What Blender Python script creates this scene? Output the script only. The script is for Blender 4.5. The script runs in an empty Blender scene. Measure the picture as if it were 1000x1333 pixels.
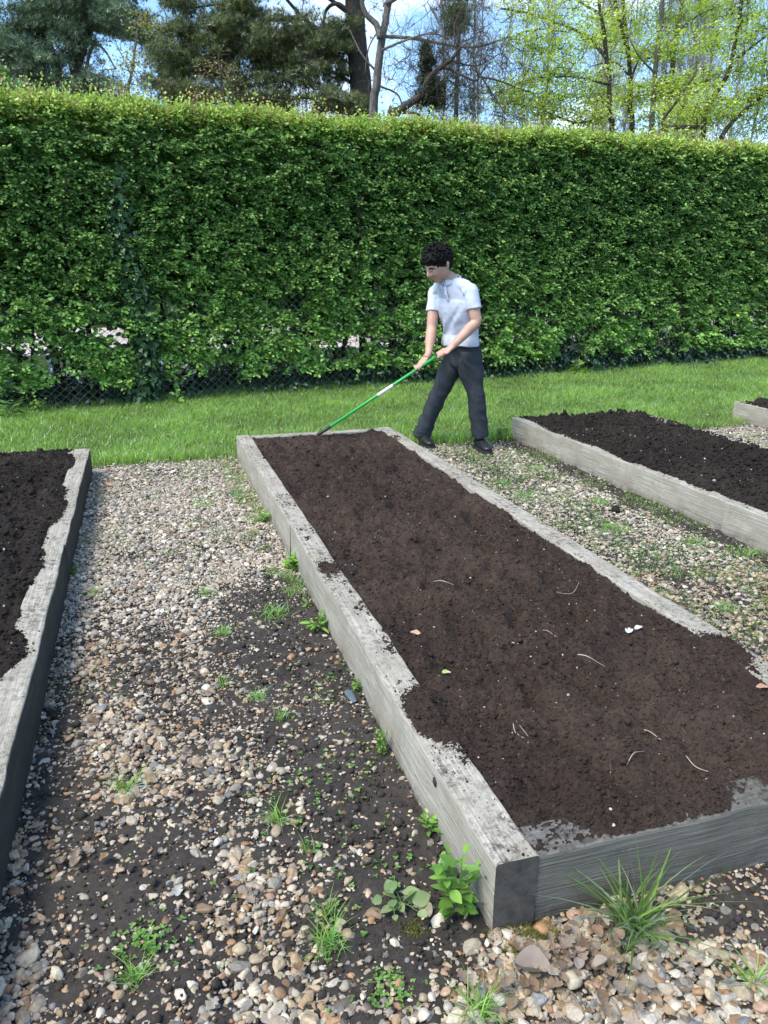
import bpy, math
import numpy as np
from mathutils import Vector, Matrix

# ------------------------------------------------------------------ camera, sky, sun, exposure
sc = bpy.context.scene
R = math.radians
FPX, PITCH, ROLL, CH = 1010.0, R(17.3), R(0.2), 1.5
F_ = np.array([0, math.cos(PITCH), -math.sin(PITCH)]); R0 = np.array([1.0, 0, 0]); U0 = np.cross(R0, F_)
R_ = math.cos(ROLL)*R0 + math.sin(ROLL)*U0; U_ = -math.sin(ROLL)*R0 + math.cos(ROLL)*U0
cd = bpy.data.cameras.new('camera'); cam = bpy.data.objects.new('camera', cd); sc.collection.objects.link(cam); sc.camera = cam
cam.matrix_world = Matrix(((R_[0], U_[0], -F_[0], 0), (R_[1], U_[1], -F_[1], 0), (R_[2], U_[2], -F_[2], CH), (0, 0, 0, 1)))
cd.sensor_fit = 'VERTICAL'; cd.sensor_height = 24; cd.sensor_width = 18; cd.lens = FPX/1333*24; cd.clip_start = 0.05; cd.clip_end = 2000
SUNV = Vector((-0.74, -0.68, 0)).normalized(); SEL = R(57)
w = bpy.data.worlds.new('World'); sc.world = w; w.use_nodes = True
nt = w.node_tree; bgn = nt.nodes['Background']
sky = nt.nodes.new('ShaderNodeTexSky'); sky.sky_type = 'NISHITA'; sky.sun_disc = False
sky.sun_elevation = SEL; sky.sun_rotation = math.atan2(SUNV.x, SUNV.y); sky.air_density = 1.0; sky.dust_density = 1.2; sky.ozone_density = 1.3
tc = nt.nodes.new('ShaderNodeTexCoord'); mp = nt.nodes.new('ShaderNodeMapping'); mp.inputs['Scale'].default_value = (1, 1, 2.2); mp.inputs['Location'].default_value = (1.35, 0.7, 0.4)
nz = nt.nodes.new('ShaderNodeTexNoise'); nz.inputs['Scale'].default_value = 2.6; nz.inputs['Detail'].default_value = 8; nz.inputs['Roughness'].default_value = 0.58
cr = nt.nodes.new('ShaderNodeValToRGB'); cr.color_ramp.elements[0].position = 0.53; cr.color_ramp.elements[1].position = 0.74
cr.color_ramp.elements[0].color = (0, 0, 0, 1); cr.color_ramp.elements[1].color = (1, 1, 1, 1)
mx = nt.nodes.new('ShaderNodeMix'); mx.data_type = 'RGBA'; mx.inputs['B'].default_value = (7.4, 7.4, 7.4, 1)
L = nt.links.new
L(tc.outputs['Generated'], mp.inputs['Vector']); L(mp.outputs[0], nz.inputs['Vector']); L(nz.outputs['Fac'], cr.inputs[0])
hs = nt.nodes.new('ShaderNodeMix'); hs.data_type = 'RGBA'; hs.blend_type = 'MULTIPLY'; hs.inputs['Factor'].default_value = 1; hs.inputs['B'].default_value = (0.76, 0.92, 1.02, 1)
L(sky.outputs[0], hs.inputs['A']); L(cr.outputs[0], mx.inputs['Factor']); L(hs.outputs['Result'], mx.inputs['A']); L(mx.outputs['Result'], bgn.inputs['Color'])
bgn.inputs['Strength'].default_value = 0.15
sd = bpy.data.lights.new('sun', 'SUN'); sd.energy = 2.05; sd.angle = R(26); sd.color = (1, 0.93, 0.82)
so = bpy.data.objects.new('sun', sd); sc.collection.objects.link(so)
so.rotation_euler = Vector((SUNV.x*math.cos(SEL), SUNV.y*math.cos(SEL), math.sin(SEL))).to_track_quat('Z', 'Y').to_euler()
sc.view_settings.view_transform = 'Standard'; sc.view_settings.look = 'None'; sc.view_settings.gamma = 1
sc.view_settings.exposure = 1.18
sc.cycles.max_bounces = 8; sc.cycles.transparent_max_bounces = 8; sc.cycles.diffuse_bounces = 3

# ------------------------------------------------------------------ helpers
rng = np.random.default_rng(11)
def at(u, v, z=0.0):                      # photo pixel -> point on the level plane z
    d = F_*FPX + R_*(u-500) + U_*(666.5-v); t = (z-CH)/d[2]; return np.array([d[0]*t, d[1]*t, z])
def atY(u, v, Y):                         # photo pixel -> point at distance Y
    d = F_*FPX + R_*(u-500) + U_*(666.5-v); t = Y/d[1]; return np.array([d[0]*t, Y, CH+d[2]*t])
A = np.array([-0.2924, 0.9563, 0]); B = np.array([0.9563, 0.2924, 0]); Z = np.array([0, 0, 1.0])
def W(w_, v_, z=0.0):                     # bed frame (across, along, up) -> world
    w_, v_, z = np.broadcast_arrays(np.asarray(w_, float), v_, z)
    return w_[..., None]*B + v_[..., None]*A + z[..., None]*Z
_perm = np.random.default_rng(3).permutation(256)
_g = np.random.default_rng(4).normal(size=(256, 2)); _g /= np.linalg.norm(_g, axis=1)[:, None]
def pn(x, y, s=0):
    x = np.asarray(x, float)+s*17.31; y = np.asarray(y, float)+s*9.77
    xi = np.floor(x).astype(int); yi = np.floor(y).astype(int); fx = x-xi; fy = y-yi
    ux = fx*fx*fx*(fx*(fx*6-15)+10); uy = fy*fy*fy*(fy*(fy*6-15)+10)
    def gr(a, b, dx, dy):
        g = _g[_perm[(_perm[a & 255]+b) & 255]]; return g[..., 0]*dx+g[..., 1]*dy
    n0 = gr(xi, yi, fx, fy)*(1-ux)+gr(xi+1, yi, fx-1, fy)*ux
    n1 = gr(xi, yi+1, fx, fy-1)*(1-ux)+gr(xi+1, yi+1, fx-1, fy-1)*ux
    return (n0*(1-uy)+n1*uy)*1.5
def fbm(x, y, s=0, o=4, r=0.5):
    t = 0; a = 1
    for i in range(o): t = t+a*pn(x*2**i, y*2**i, s+i*5); a *= r
    return t
def P(x, y, z): return np.stack([x, y, z], -1)
def link(o): sc.collection.objects.link(o)
def org(parent):
    if parent is None: return np.zeros(3)
    o = np.array(parent.get('_o', (0, 0, 0)), float); return o
_orig = {}
def mk(name, V, Fs, mat, parent=None, col=None, smooth=False, origin=None):
    """one mesh object; V world coordinates; Fs one (M,k) array or a list of them; origin defaults to the parent's base"""
    V = np.asarray(V, float).reshape(-1, 3)
    Fs = Fs if isinstance(Fs, list) else [Fs]
    Fs = [np.asarray(f, int) for f in Fs if len(f)]
    o_ = np.zeros(3) if origin is None else np.asarray(origin, float)
    po = _orig.get(parent.name, np.zeros(3)) if parent is not None else np.zeros(3)
    if parent is not None and origin is None: o_ = po
    me = bpy.data.meshes.new(name)
    me.vertices.add(len(V)); me.vertices.foreach_set('co', (V-o_).astype(np.float32).ravel())
    me.loops.add(sum(f.size for f in Fs)); me.polygons.add(sum(len(f) for f in Fs))
    me.loops.foreach_set('vertex_index', np.concatenate([f.ravel() for f in Fs]).astype(np.int32))
    tot = np.concatenate([np.full(len(f), f.shape[1]) for f in Fs])
    me.polygons.foreach_set('loop_start', np.concatenate([[0], np.cumsum(tot)[:-1]]).astype(np.int32))
    if smooth is True: me.polygons.foreach_set('use_smooth', np.ones(len(tot), bool))
    elif smooth is not False: me.polygons.foreach_set('use_smooth', np.asarray(smooth, bool))
    else: me.polygons.foreach_set('use_smooth', np.zeros(len(tot), bool))
    if col is not None:
        c = np.ones((len(V), 4), np.float32); c[:, :3] = col
        at_ = me.attributes.new('tint', 'FLOAT_COLOR', 'POINT'); at_.data.foreach_set('color', c.ravel())
    me.update(calc_edges=True); me.validate()
    if mat is not None: me.materials.append(mat)
    o = bpy.data.objects.new(name, me); link(o)
    o.location = o_-po
    _orig[o.name] = o_
    if parent is not None: o.parent = parent
    return o
def tag(o, label=None, cat=None, group=None, kind=None):
    if label: o['label'] = label
    if cat: o['category'] = cat
    if group: o['group'] = group
    if kind: o['kind'] = kind
    return o
def thing(name, loc, label, cat, group=None):
    o = bpy.data.objects.new(name, None); link(o); o.location = loc; o.empty_display_size = 0.1
    _orig[o.name] = np.asarray(loc, float); return tag(o, label, cat, group)
def nrm(v): v = np.asarray(v, float); return v/np.maximum(np.linalg.norm(v, axis=-1, keepdims=True), 1e-9)
def inst(V, Fc, pos, M, tint=None):
    """template V,Fc placed N times: pos (N,3), M (N,3,3) columns = axes incl. scale"""
    n = len(pos); k = len(V)
    VV = (np.einsum('nij,kj->nki', M, V)+pos[:, None]).reshape(-1, 3)
    FF = (Fc[None]+(np.arange(n)*k)[:, None, None]).reshape(-1, Fc.shape[1])
    C = None if tint is None else np.repeat(tint, k, 0)
    return VV, FF, C
def join(lst):
    V = []; Fq = {}; C = []; off = 0
    for v, f, c in lst:
        V.append(v); 
        for ff in (f if isinstance(f, list) else [f]):
            if len(ff): Fq.setdefault(ff.shape[1], []).append(ff+off)
        C.append(c if c is not None else np.ones((len(v), 3))); off += len(v)
    return np.concatenate(V), [np.concatenate(x) for x in Fq.values()], np.concatenate(C)
def frames(z, spin=None):                 # (N,3) directions -> (N,3,3) with columns x,y,z=dir
    z = nrm(z); n = len(z); up = np.where(np.abs(z[:, 2:3]) > 0.95, np.array([[1.0, 0, 0]]), np.array([[0, 0, 1.0]]))
    x = nrm(np.cross(up, z)); y = np.cross(z, x)
    if spin is not None:
        c, s = np.cos(spin)[:, None], np.sin(spin)[:, None]; x, y = c*x+s*y, -s*x+c*y
    return np.stack([x, y, z], -1)
def tubes(paths, rads, k=5, cap=True):
    """list of (n,3) paths and radii -> V,[quads]"""
    V = []; Q = []; T = []; off = 0
    an = np.arange(k)*2*np.pi/k
    for p, r in zip(paths, rads):
        p = np.asarray(p, float); n = len(p); r = np.broadcast_to(np.asarray(r, float), (n,))
        t = np.gradient(p, axis=0); t = nrm(t)
        ref = np.array([0, 0, 1.0]) if abs(t[0][2]) < 0.9 else np.array([1.0, 0, 0])
        x = nrm(np.cross(t, ref)); y = np.cross(t, x)
        V.append((p[:, None]+r[:, None, None]*(np.cos(an)[None, :, None]*x[:, None]+np.sin(an)[None, :, None]*y[:, None])).reshape(-1, 3))
        i = np.arange(n-1)[:, None]*k; j = np.arange(k)[None]; j2 = (j+1) % k
        Q.append(np.stack([i+j, i+j2, i+k+j2, i+k+j], -1).reshape(-1, 4)+off)
        if cap and k > 2:
            e = np.arange(k)
            V.append(p[[0, -1]]); T.append(np.stack([np.full(k, n*k), (e+1) % k, e], -1)+off)
            T.append(np.stack([np.full(k, n*k+1), (n-1)*k+e, (n-1)*k+(e+1) % k], -1)+off); off += 2
        off += n*k
    return np.concatenate(V), [np.concatenate(Q)]+([np.concatenate(T)] if T else [])
def tubes_fast(P0, P1, r0, r1, k=3):      # many straight segments
    n = len(P0); M = frames(P1-P0); an = np.arange(k)*2*np.pi/k
    c = np.stack([np.cos(an), np.sin(an)], -1)
    ring = np.einsum('nij,kj->nki', M[:, :, :2], c)
    V = np.stack([P0[:, None]+ring*np.reshape(r0, (-1, 1, 1)), P1[:, None]+ring*np.reshape(r1, (-1, 1, 1))], 1).reshape(-1, 3)
    j = np.arange(k); q = np.stack([j, (j+1) % k, k+(j+1) % k, k+j], -1)
    return V, (q[None]+(np.arange(n)*2*k)[:, None, None]).reshape(-1, 4)
def ico(sub):
    import bmesh
    bm = bmesh.new(); bmesh.ops.create_icosphere(bm, subdivisions=sub, radius=1)
    V = np.array([v.co for v in bm.verts]); Fc = np.array([[v.index for v in f.verts] for f in bm.faces]); bm.free(); return V, Fc
def catmull(pts, n=6):
    p = np.asarray(pts, float); p = np.vstack([2*p[0]-p[1], p, 2*p[-1]-p[-2]]); out = []
    for i in range(1, len(p)-2):
        t = np.linspace(0, 1, n, endpoint=False)[:, None]
        out.append(0.5*((2*p[i])+(-p[i-1]+p[i+1])*t+(2*p[i-1]-5*p[i]+4*p[i+1]-p[i+2])*t**2+(-p[i-1]+3*p[i]-3*p[i+1]+p[i+2])*t**3))
    return np.vstack(out+[p[-2][None]])

# ------------------------------------------------------------------ materials
class NB:
    def __init__(s, name):
        s.m = bpy.data.materials.new(name); s.m.use_nodes = True; s.t = s.m.node_tree; s.t.nodes.clear()
        s.out = s.t.nodes.new('ShaderNodeOutputMaterial')
    def n(s, typ, props=None, **inp):
        nd = s.t.nodes.new('ShaderNode'+typ)
        for k, v in (props or {}).items(): setattr(nd, k, v)
        for k, v in inp.items():
            k = k.replace('_', ' ')
            sk = nd.inputs[int(k[1:])] if k[0] == 'i' and k[1:].isdigit() else nd.inputs[k]
            if isinstance(v, bpy.types.NodeSocket): s.t.links.new(v, sk)
            else: sk.default_value = v
        return nd
    def noise(s, vec, scale, detail=5, rough=0.55, dist=0.0):
        return s.n('TexNoise', Vector=vec, Scale=scale, Detail=detail, Roughness=rough, Distortion=dist).outputs['Fac']
    def ramp(s, fac, stops):
        r = s.n('ValToRGB', Fac=fac); e = r.color_ramp.elements
        while len(e) < len(stops): e.new(0.5)
        for el, (p, c) in zip(e, stops):
            el.position = p; el.color = (c, c, c, 1) if not hasattr(c, '__len__') else (*c, 1)
        return r.outputs['Color']
    def mix(s, f, a, b, bt='MIX'):
        nd = s.t.nodes.new('ShaderNodeMix'); nd.data_type = 'RGBA'; nd.blend_type = bt
        for k, v in ((0, f), (6, a), (7, b)):
            if isinstance(v, bpy.types.NodeSocket): s.t.links.new(v, nd.inputs[k])
            else: nd.inputs[k].default_value = (*v, 1) if hasattr(v, '__len__') and len(v) == 3 else v
        return nd.outputs[2]
    def bump(s, h, dist=0.01, strength=0.6): return s.n('Bump', Height=h, Distance=dist, Strength=strength).outputs[0]
    def done(s, shader): s.t.links.new(shader, s.out.inputs['Surface']); return s.m
    def obj(s): return s.n('TexCoord').outputs['Object']
    def tint(s): return s.n('Attribute', dict(attribute_name='tint')).outputs['Color']
def pbsdf(b, color, rough=0.7, spec=0.5, normal=None, metallic=0.0):
    kw = dict(Roughness=rough, Metallic=metallic); kw['Base Color'.replace(' ', '_')] = color if isinstance(color, bpy.types.NodeSocket) else (*color, 1)
    nd = b.n('BsdfPrincipled', **kw); nd.inputs['Specular IOR Level'].default_value = spec
    if normal is not None: b.t.links.new(normal, nd.inputs['Normal'])
    return nd.outputs[0]
def m_plain(name, c, rough=0.6, spec=0.5, metallic=0.0, var=0.12, scale=30, bump=0.0):
    b = NB(name); o = b.obj(); f = b.noise(o, scale, 4)
    col = b.ramp(f, [(0.3, tuple(x*(1-var) for x in c)), (0.7, tuple(min(1, x*(1+var)) for x in c))])
    return b.done(pbsdf(b, col, rough, spec, b.bump(b.noise(o, scale*3, 3), 0.002, bump) if bump else None, metallic))
def m_leaf(name, trans=0.35, rough=0.45, gloss=0.06, back=(0.9, 1.1, 0.7)):
    b = NB(name); t = b.tint(); o = b.obj()
    c = b.mix(1.0, t, b.ramp(b.noise(o, 14, 2), [(0.3, 0.82), (0.7, 1.15)]), 'MULTIPLY')
    d = b.n('BsdfDiffuse', Color=c).outputs[0]
    tr = b.n('BsdfTranslucent', Color=b.mix(1.0, c, (1.5, 1.7, 0.7), 'MULTIPLY')).outputs[0]
    m1 = b.n('MixShader', i0=trans, i1=d, i2=tr).outputs[0]
    g = b.n('BsdfGlossy', Roughness=rough, Color=(0.8, 0.85, 0.8, 1)).outputs[0]
    fr = b.n('Fresnel', IOR=1.4).outputs[0]
    k = b.n('Math', dict(operation='MULTIPLY'), i0=fr, i1=gloss*10).outputs[0]
    return b.done(b.n('MixShader', i0=k, i1=m1, i2=g).outputs[0])
def m_soil(name, dark, mid, light, scale=1.0):
    b = NB(name); o = b.obj(); big = b.noise(o, 1.6*scale, 4, 0.6); fine = b.noise(o, 60*scale, 6, 0.7); vf = b.noise(o, 320*scale, 3, 0.7)
    c1 = b.ramp(fine, [(0.3, dark), (0.62, mid), (0.85, light)])
    c2 = b.mix(b.ramp(big, [(0.44, 0.0), (0.66, 0.30)]), c1, tuple(x*1.05 for x in light))
    c2 = b.mix(b.ramp(b.noise(o, 900, 1), [(0.72, 0.0), (0.78, 0.5)]), c2, tuple(min(1, x*5) for x in light))
    h = b.n('Math', dict(operation='ADD'), i0=fine, i1=vf).outputs[0]
    return b.done(pbsdf(b, c2, 0.95, 0.2, b.bump(h, 0.006, 0.9)))
M = {}
M['soil'] = m_soil('brown_soil', (0.017, 0.0115, 0.0088), (0.054, 0.0365, 0.0275), (0.105, 0.073, 0.056))
M['soil_black'] = m_soil('black_soil', (0.010, 0.0077, 0.0063), (0.028, 0.0215, 0.0172), (0.056, 0.044, 0.036))
M['soil_path'] = m_soil('path_soil', (0.028, 0.0235, 0.020), (0.064, 0.055, 0.047), (0.115, 0.10, 0.085))
def m_wood(name, base, pale, dirt=0.5):
    b = NB(name); o = b.obj()
    mp_ = b.n('Mapping', Vector=o, Scale=(0.9, 34, 34)).outputs[0]
    g = b.noise(mp_, 3, 8, 0.6, 0.0); g2 = b.noise(b.n('Mapping', Vector=o, Scale=(0.7, 45, 45)).outputs[0], 4, 4, 0.55, 0.0)
    big = b.noise(o, 3.0, 5, 0.6)
    c = b.ramp(g, [(0.25, tuple(x*0.80 for x in base)), (0.5, base), (0.75, pale)])
    c = b.mix(b.ramp(b.noise(o, 140, 4, .7), [(0.55, 0.0), (0.75, 0.35)]), c, tuple(x*0.5 for x in base))
    ck = b.noise(b.n('Mapping', Vector=o, Scale=(1.6, 26, 26), Location=(3, 1, 2)).outputs[0], 2.2, 3, 0.5)
    c = b.mix(b.ramp(b.n('Math', dict(operation='ABSOLUTE'), i0=b.n('Math', dict(operation='SUBTRACT'), i0=ck, i1=0.46).outputs[0]).outputs[0], [(0.0, 0.85), (0.008, 0.0)]), c, tuple(x*0.18 for x in base))
    c = b.mix(b.ramp(b.noise(o, 7, 5, .65), [(0.45, 0.0), (0.75, 0.5)]), c, (base[0]*.62, base[1]*.53, base[2]*.42))
    c = b.mix(b.ramp(g2, [(0.34, 0.40), (0.45, 0.0)]), c, tuple(x*0.45 for x in base))
    c = b.mix(b.ramp(big, [(0.4, 0.0), (0.7, 0.45)]), c, tuple(x*0.6 for x in (base[0], base[1]*1.02, base[2]*0.95)))
    # soil dust lying on upward faces
    nz_ = b.n('SeparateXYZ', Vector=b.n('NewGeometry').outputs['Normal']).outputs['Z']
    sp = b.noise(o, 38, 7, 0.8); patch = b.noise(o, 4.5, 3, 0.6)
    dd = b.n('Math', dict(operation='MULTIPLY'), i0=b.ramp(sp, [(0.50-0.06*dirt, 0.0), (0.60, 1.0)]), i1=b.ramp(patch, [(0.34, 0.15), (0.62, 1.0)])).outputs[0]
    dd = b.n('Math', dict(operation='MULTIPLY'), i0=dd, i1=b.ramp(nz_, [(0.75, 0.0), (0.95, min(1, dirt*1.3))])).outputs[0]
    c = b.mix(dd, c, (0.022, 0.015, 0.012))
    # splashed earth near the foot
    lz = b.n('SeparateXYZ', Vector=o).outputs['Z']
    ft = b.n('MapRange', Value=lz, i1=0.07, i2=-0.01, i3=0.0, i4=0.8).outputs[0]
    ft = b.n('Math', dict(operation='MULTIPLY'), i0=ft, i1=b.ramp(b.noise(o, 16, 4, 0.7), [(0.35, 0.1), (0.65, 1.0)])).outputs[0]
    c = b.mix(ft, c, (0.03, 0.024, 0.018))
    h = b.n('Math', dict(operation='ADD'), i0=g, i1=g2).outputs[0]
    return b.done(pbsdf(b, c, 0.85, 0.25, b.bump(h, 0.004, 0.7)))
M['wood'] = m_wood('weathered_grey_oak', (0.40, 0.365, 0.30), (0.60, 0.565, 0.49), 0.62)
M['wood_black'] = m_wood('shade_tinted_oak', (0.045, 0.045, 0.040), (0.095, 0.095, 0.085), 0.3)  # shade on the face turned from the sun, put into the oak colour
M['wood_dark'] = m_wood('dark_oak', (0.15, 0.142, 0.125), (0.27, 0.255, 0.228), 0.75)  # darker oak tone for the near end boards
b = NB('sawn_end_grain'); o = b.obj()
vv = b.n('VectorMath', dict(operation='LENGTH'), Vector=b.n('Mapping', Vector=o, Location=(0, 0.35, 0.1), Scale=(0, 1, 1)).outputs[0]).outputs['Value']
wv = b.n('Math', dict(operation='SINE'), i0=b.n('Math', dict(operation='MULTIPLY'), i0=vv, i1=900).outputs[0]).outputs[0]
nn = b.noise(o, 25, 6, 0.7)
c = b.ramp(nn, [(0.3, (0.045, 0.041, 0.036)), (0.7, (0.11, 0.10, 0.088))]); c = b.mix(b.ramp(wv, [(0.0, 0.0), (1.0, 0.25)]), c, (0.03, 0.028, 0.025))
M['wood_end'] = b.done(pbsdf(b, c, 0.9, 0.2, b.bump(nn, 0.003, 0.5)))
b = NB('flint_gravel'); o = b.obj(); t = b.tint()
c = b.mix(1.0, t, b.ramp(b.noise(o, 90, 5, 0.7), [(0.3, 0.66), (0.55, 1.0), (0.75, 1.3)]), 'MULTIPLY')
c = b.mix(b.ramp(b.noise(o, 40, 5, 0.7, 0.6), [(0.60, 0.0), (0.68, 0.5)]), c, (0.05, 0.035, 0.025))
M['gravel'] = b.done(pbsdf(b, c, 0.55, 0.35, b.bump(b.noise(o, 220, 4, 0.7), 0.0015, 0.6)))
M['leaf'] = m_leaf('hedge_leaf', 0.28, 0.38, 0.075)
M['grassm'] = m_leaf('grass_blade', 0.38, 0.45, 0.05)
M['ivy'] = m_leaf('ivy_leaf', 0.08, 0.5, 0.022)
M['needle'] = m_leaf('conifer_needles', 0.10, 0.6, 0.02)
M['maple'] = m_leaf('spring_leaf', 0.5, 0.5, 0.03)
M['litter'] = m_leaf('dead_leaf', 0.1, 0.6, 0.02)
def m_bark(name, c, scale=8):
    b = NB(name); o = b.obj(); g = b.noise(b.n('Mapping', Vector=o, Scale=(4, 4, 1)).outputs[0], scale, 7, 0.7)
    cc = b.ramp(g, [(0.35, tuple(x*0.45 for x in c)), (0.55, c), (0.72, tuple(x*1.6 for x in c))])
    return b.done(pbsdf(b, cc, 0.9, 0.2, b.bump(g, 0.04, 0.8)))
M['bark'] = m_bark('grey_brown_bark', (0.085, 0.07, 0.058)); M['bark_pale'] = m_bark('pale_grey_bark', (0.16, 0.15, 0.13))
M['bark_dark'] = m_bark('dark_twig_bark', (0.035, 0.029, 0.024)); M['birch'] = m_bark('birch_bark', (0.26, 0.24, 0.235))
# ------------------------------------------------------------------ ground, paths, lawn
def grid(w0, w1, v0, v1, nw, nv):
    w_, v_ = np.meshgrid(np.linspace(w0, w1, nw), np.linspace(v0, v1, nv), indexing='ij')
    i = (np.arange(nw-1)[:, None]*nv+np.arange(nv-1)[None]).ravel()
    return w_.ravel(), v_.ravel(), np.stack([i, i+nv, i+nv+1, i+1], -1)
s_ = 900.0
b = NB('grassy_ground'); o = b.obj()
c = b.ramp(b.noise(o, 3, 6, 0.6), [(0.3, (0.02, 0.035, 0.01)), (0.7, (0.045, 0.08, 0.02))])
tag(mk('ground', [(-s_, -s_, -0.05), (s_, -s_, -0.05), (s_, s_, -0.05), (-s_, s_, -0.05)], np.array([[0, 1, 2, 3]]), b.done(pbsdf(b, c, 0.95, 0.1))), kind='structure')
def lawn_edge(w_): return 6.40+0.05*fbm(np.asarray(w_)*1.7, 0*np.asarray(w_)+.3, 21, 3)+0.012*np.maximum(np.asarray(w_)-2, 0)-0.2*np.clip((-w_-.47)/0.25, 0, 1)
# beds: (w0,w1,v0,v1)
BEDS = {'c': (0.67, 2.00, 1.317, 6.35), 'l': (-1.80, -0.452, 1.10, 6.17), 'r': (3.22, 4.55, 1.42, 6.475), 'rr': (5.87, 7.20, 1.6, 6.675)}
def in_bed(w_, v_, m=0.0):
    r = np.zeros(np.shape(w_), bool)
    for (a0, a1, b0, b1) in BEDS.values(): r |= (w_ > a0-m) & (w_ < a1+m) & (v_ > b0-m) & (v_ < b1+m)
    return r
# how bare of stones the path is (0 = full gravel, 1 = bare soil)
def bare(w_, v_):
    n = 0.5+0.62*fbm(w_*2.3, v_*2.3, 31, 3)
    near = np.clip((3.9-v_)/1.0, 0, 1)
    rightside = np.clip((w_-0.12)/0.3, 0, 1)*np.clip((3.9-v_)/0.6, 0, 1)*(w_ < 0.68)*np.clip((v_-1.15)/.25, 0, 1)
    s = n*0.42+0.27*near*(0.45+0.55*n)*np.clip((v_-0.95)/.5, 0.3, 1)+0.62*rightside
    s += 0.35*np.exp(-((w_+0.20)**2/0.03+(v_-1.75)**2/0.12))+0.30*np.exp(-((w_+0.36)**2/0.012+(v_-2.3)**2/0.5))
    s += 0.7*np.exp(-((w_-1.33)**2/0.03+(v_-1.20)**2/0.012))
    s = np.where((w_ > 0.9) & (v_ < 1.35), s*0.5+0.42*np.exp(-((w_-1.32)**2/0.05+(v_-1.22)**2/0.02)), s)
    s = np.where(w_ > 2, 0.15+0.38*n+0.7*np.exp(-((3.18-w_)/0.13)**2), s)
    return np.clip(s, 0, 1)
def path_h(w_, v_): return 0.010*fbm(w_*3, v_*3, 7, 3)+0.012*(bare(w_, v_)-0.5)
nw, nv = 620, 640
w_, v_, Fg = grid(-2.6, 8.2, -1.2, 7.1, 900, 760)
h = path_h(w_, v_)+0.008*fbm(w_*15, v_*15, 9, 3)+0.0035*fbm(w_*70, v_*70, 12, 2)
h = np.where(v_ > lawn_edge(w_)+0.25, -0.04, h)
V = W(w_, v_, h)
pp = [(V, Fg, None)]; V0, F0 = ico(1); n = 42000        # loose crumbs of earth
cw = rng.uniform(-.46, 3.2, n); cv = 0.6+5.8*rng.random(n)**1.3; kk = ~in_bed(cw, cv, .0) & (cv < lawn_edge(cw)); cw, cv = cw[kk], cv[kk]; n = len(cw)
sz = np.minimum(0.0034*np.exp(rng.normal(0, .5, n)), .014)
for i in range(4):
    s = np.arange(n) % 4 == i; pp.append(inst(V0*(1+.22*rng.normal(size=(len(V0), 1))), F0, W(cw[s], cv[s], path_h(cw[s], cv[s])+sz[s]*.6), frames(rng.normal(size=(s.sum(), 3)))*sz[s][:, None, None]))
V, Fg, _ = join(pp)
tag(mk('path', V, Fg, M['soil_path'], smooth=True), kind='structure')

# gravel: loose flint pebbles
N = 340000
gw = rng.uniform(-0.47, 7.6, N*2); gv = rng.uniform(0.15, 6.9, N*2)
dens = np.where(gw < 0.7, 1.0, np.where(gv < 1.36, 1.0, 0.62))
keep = rng.random(N*2) < dens
keep &= ~in_bed(gw, gv, -0.004) & (gv < lawn_edge(gw)+0.10*rng.normal(size=N*2)-0.02)
keep &= (gw < 3.3) | (gv > 4.9) | ((gv > 1.0) & (rng.random(N*2) < 0.45))
bb = bare(gw, gv)
keep &= rng.random(N*2) > np.clip((bb-0.16)*1.15, 0, 0.86)
gw, gv, bb = gw[keep], gv[keep], bb[keep]
NG = min(len(gw), 230000); gw, gv, bb = gw[:NG], gv[:NG], bb[:NG]
print('pebbles', NG)
size = 0.0063*np.exp(rng.normal(0, 0.50, NG)); size = np.clip(np.where(bb > 0.5, size*0.72, size), 0.0026, 0.021)
size *= np.where(gv < 1.3, 1.18, 1.0)
pal = np.array([(0.47, 0.38, 0.27), (0.40, 0.28, 0.17), (0.36, 0.21, 0.11), (0.52, 0.46, 0.38), (0.60, 0.56, 0.50), (0.27, 0.25, 0.235), (0.20, 0.215, 0.24), (0.33, 0.27, 0.22), (0.46, 0.30, 0.22), (0.13, 0.105, 0.09), (0.56, 0.50, 0.40), (0.30, 0.16, 0.08)])
pr = np.array([.17, .13, .05, .15, .13, .09, .07, .08, .05, .05, .07, .03]); pr /= pr.sum()
tint = pal[rng.choice(len(pal), NG, p=pr)]*(0.50+0.42*rng.random((NG, 1)))*np.array([[1.04, 1.0, .90]]); tint = tint*0.82+0.18*np.array([[.20, .165, .125]])
far_ = (gv[:, None] > 3.2); tint = np.where(far_, 1.42*(tint*0.6+0.4*tint.mean(1, keepdims=True)*np.array([[1.05, .99, .84]])), tint*1.16)  # sunlight on the far gravel put into its tint: paler and brighter
def pebble_templates(sub, n, r):
    V0, F0 = ico(sub); out = []
    for i in range(n):
        V = V0.copy()
        for j in range(r.integers(3, 9)):    # random planar cuts make broken flint faces
            d = nrm(r.normal(size=3)); k = r.uniform(0.42, 0.78); s = V@d; V = V-np.maximum(s-k, 0)[:, None]*d*0.95
        V = V*(1+0.05*r.normal(size=(len(V), 1)))*np.array([r.uniform(1.0, 1.4), r.uniform(0.78, 1.05), r.uniform(0.5, 0.78)])
        out.append((V, F0))
    return out
ang = rng.uniform(0, 2*np.pi, NG); tilt = nrm(np.stack([rng.normal(0, .3, NG), rng.normal(0, .3, NG), np.ones(NG)], -1))
Mx = frames(tilt, ang)*size[:, None, None]
gz = path_h(gw, gv)+size*rng.uniform(-0.15, 0.45, NG)+np.where(bb < 0.35, rng.uniform(0, 0.010, NG), 0)
pos = W(gw, gv, gz)
parts = []; sm = []
near_ = gv+np.abs(gw)*0.3 < 2.9
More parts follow.
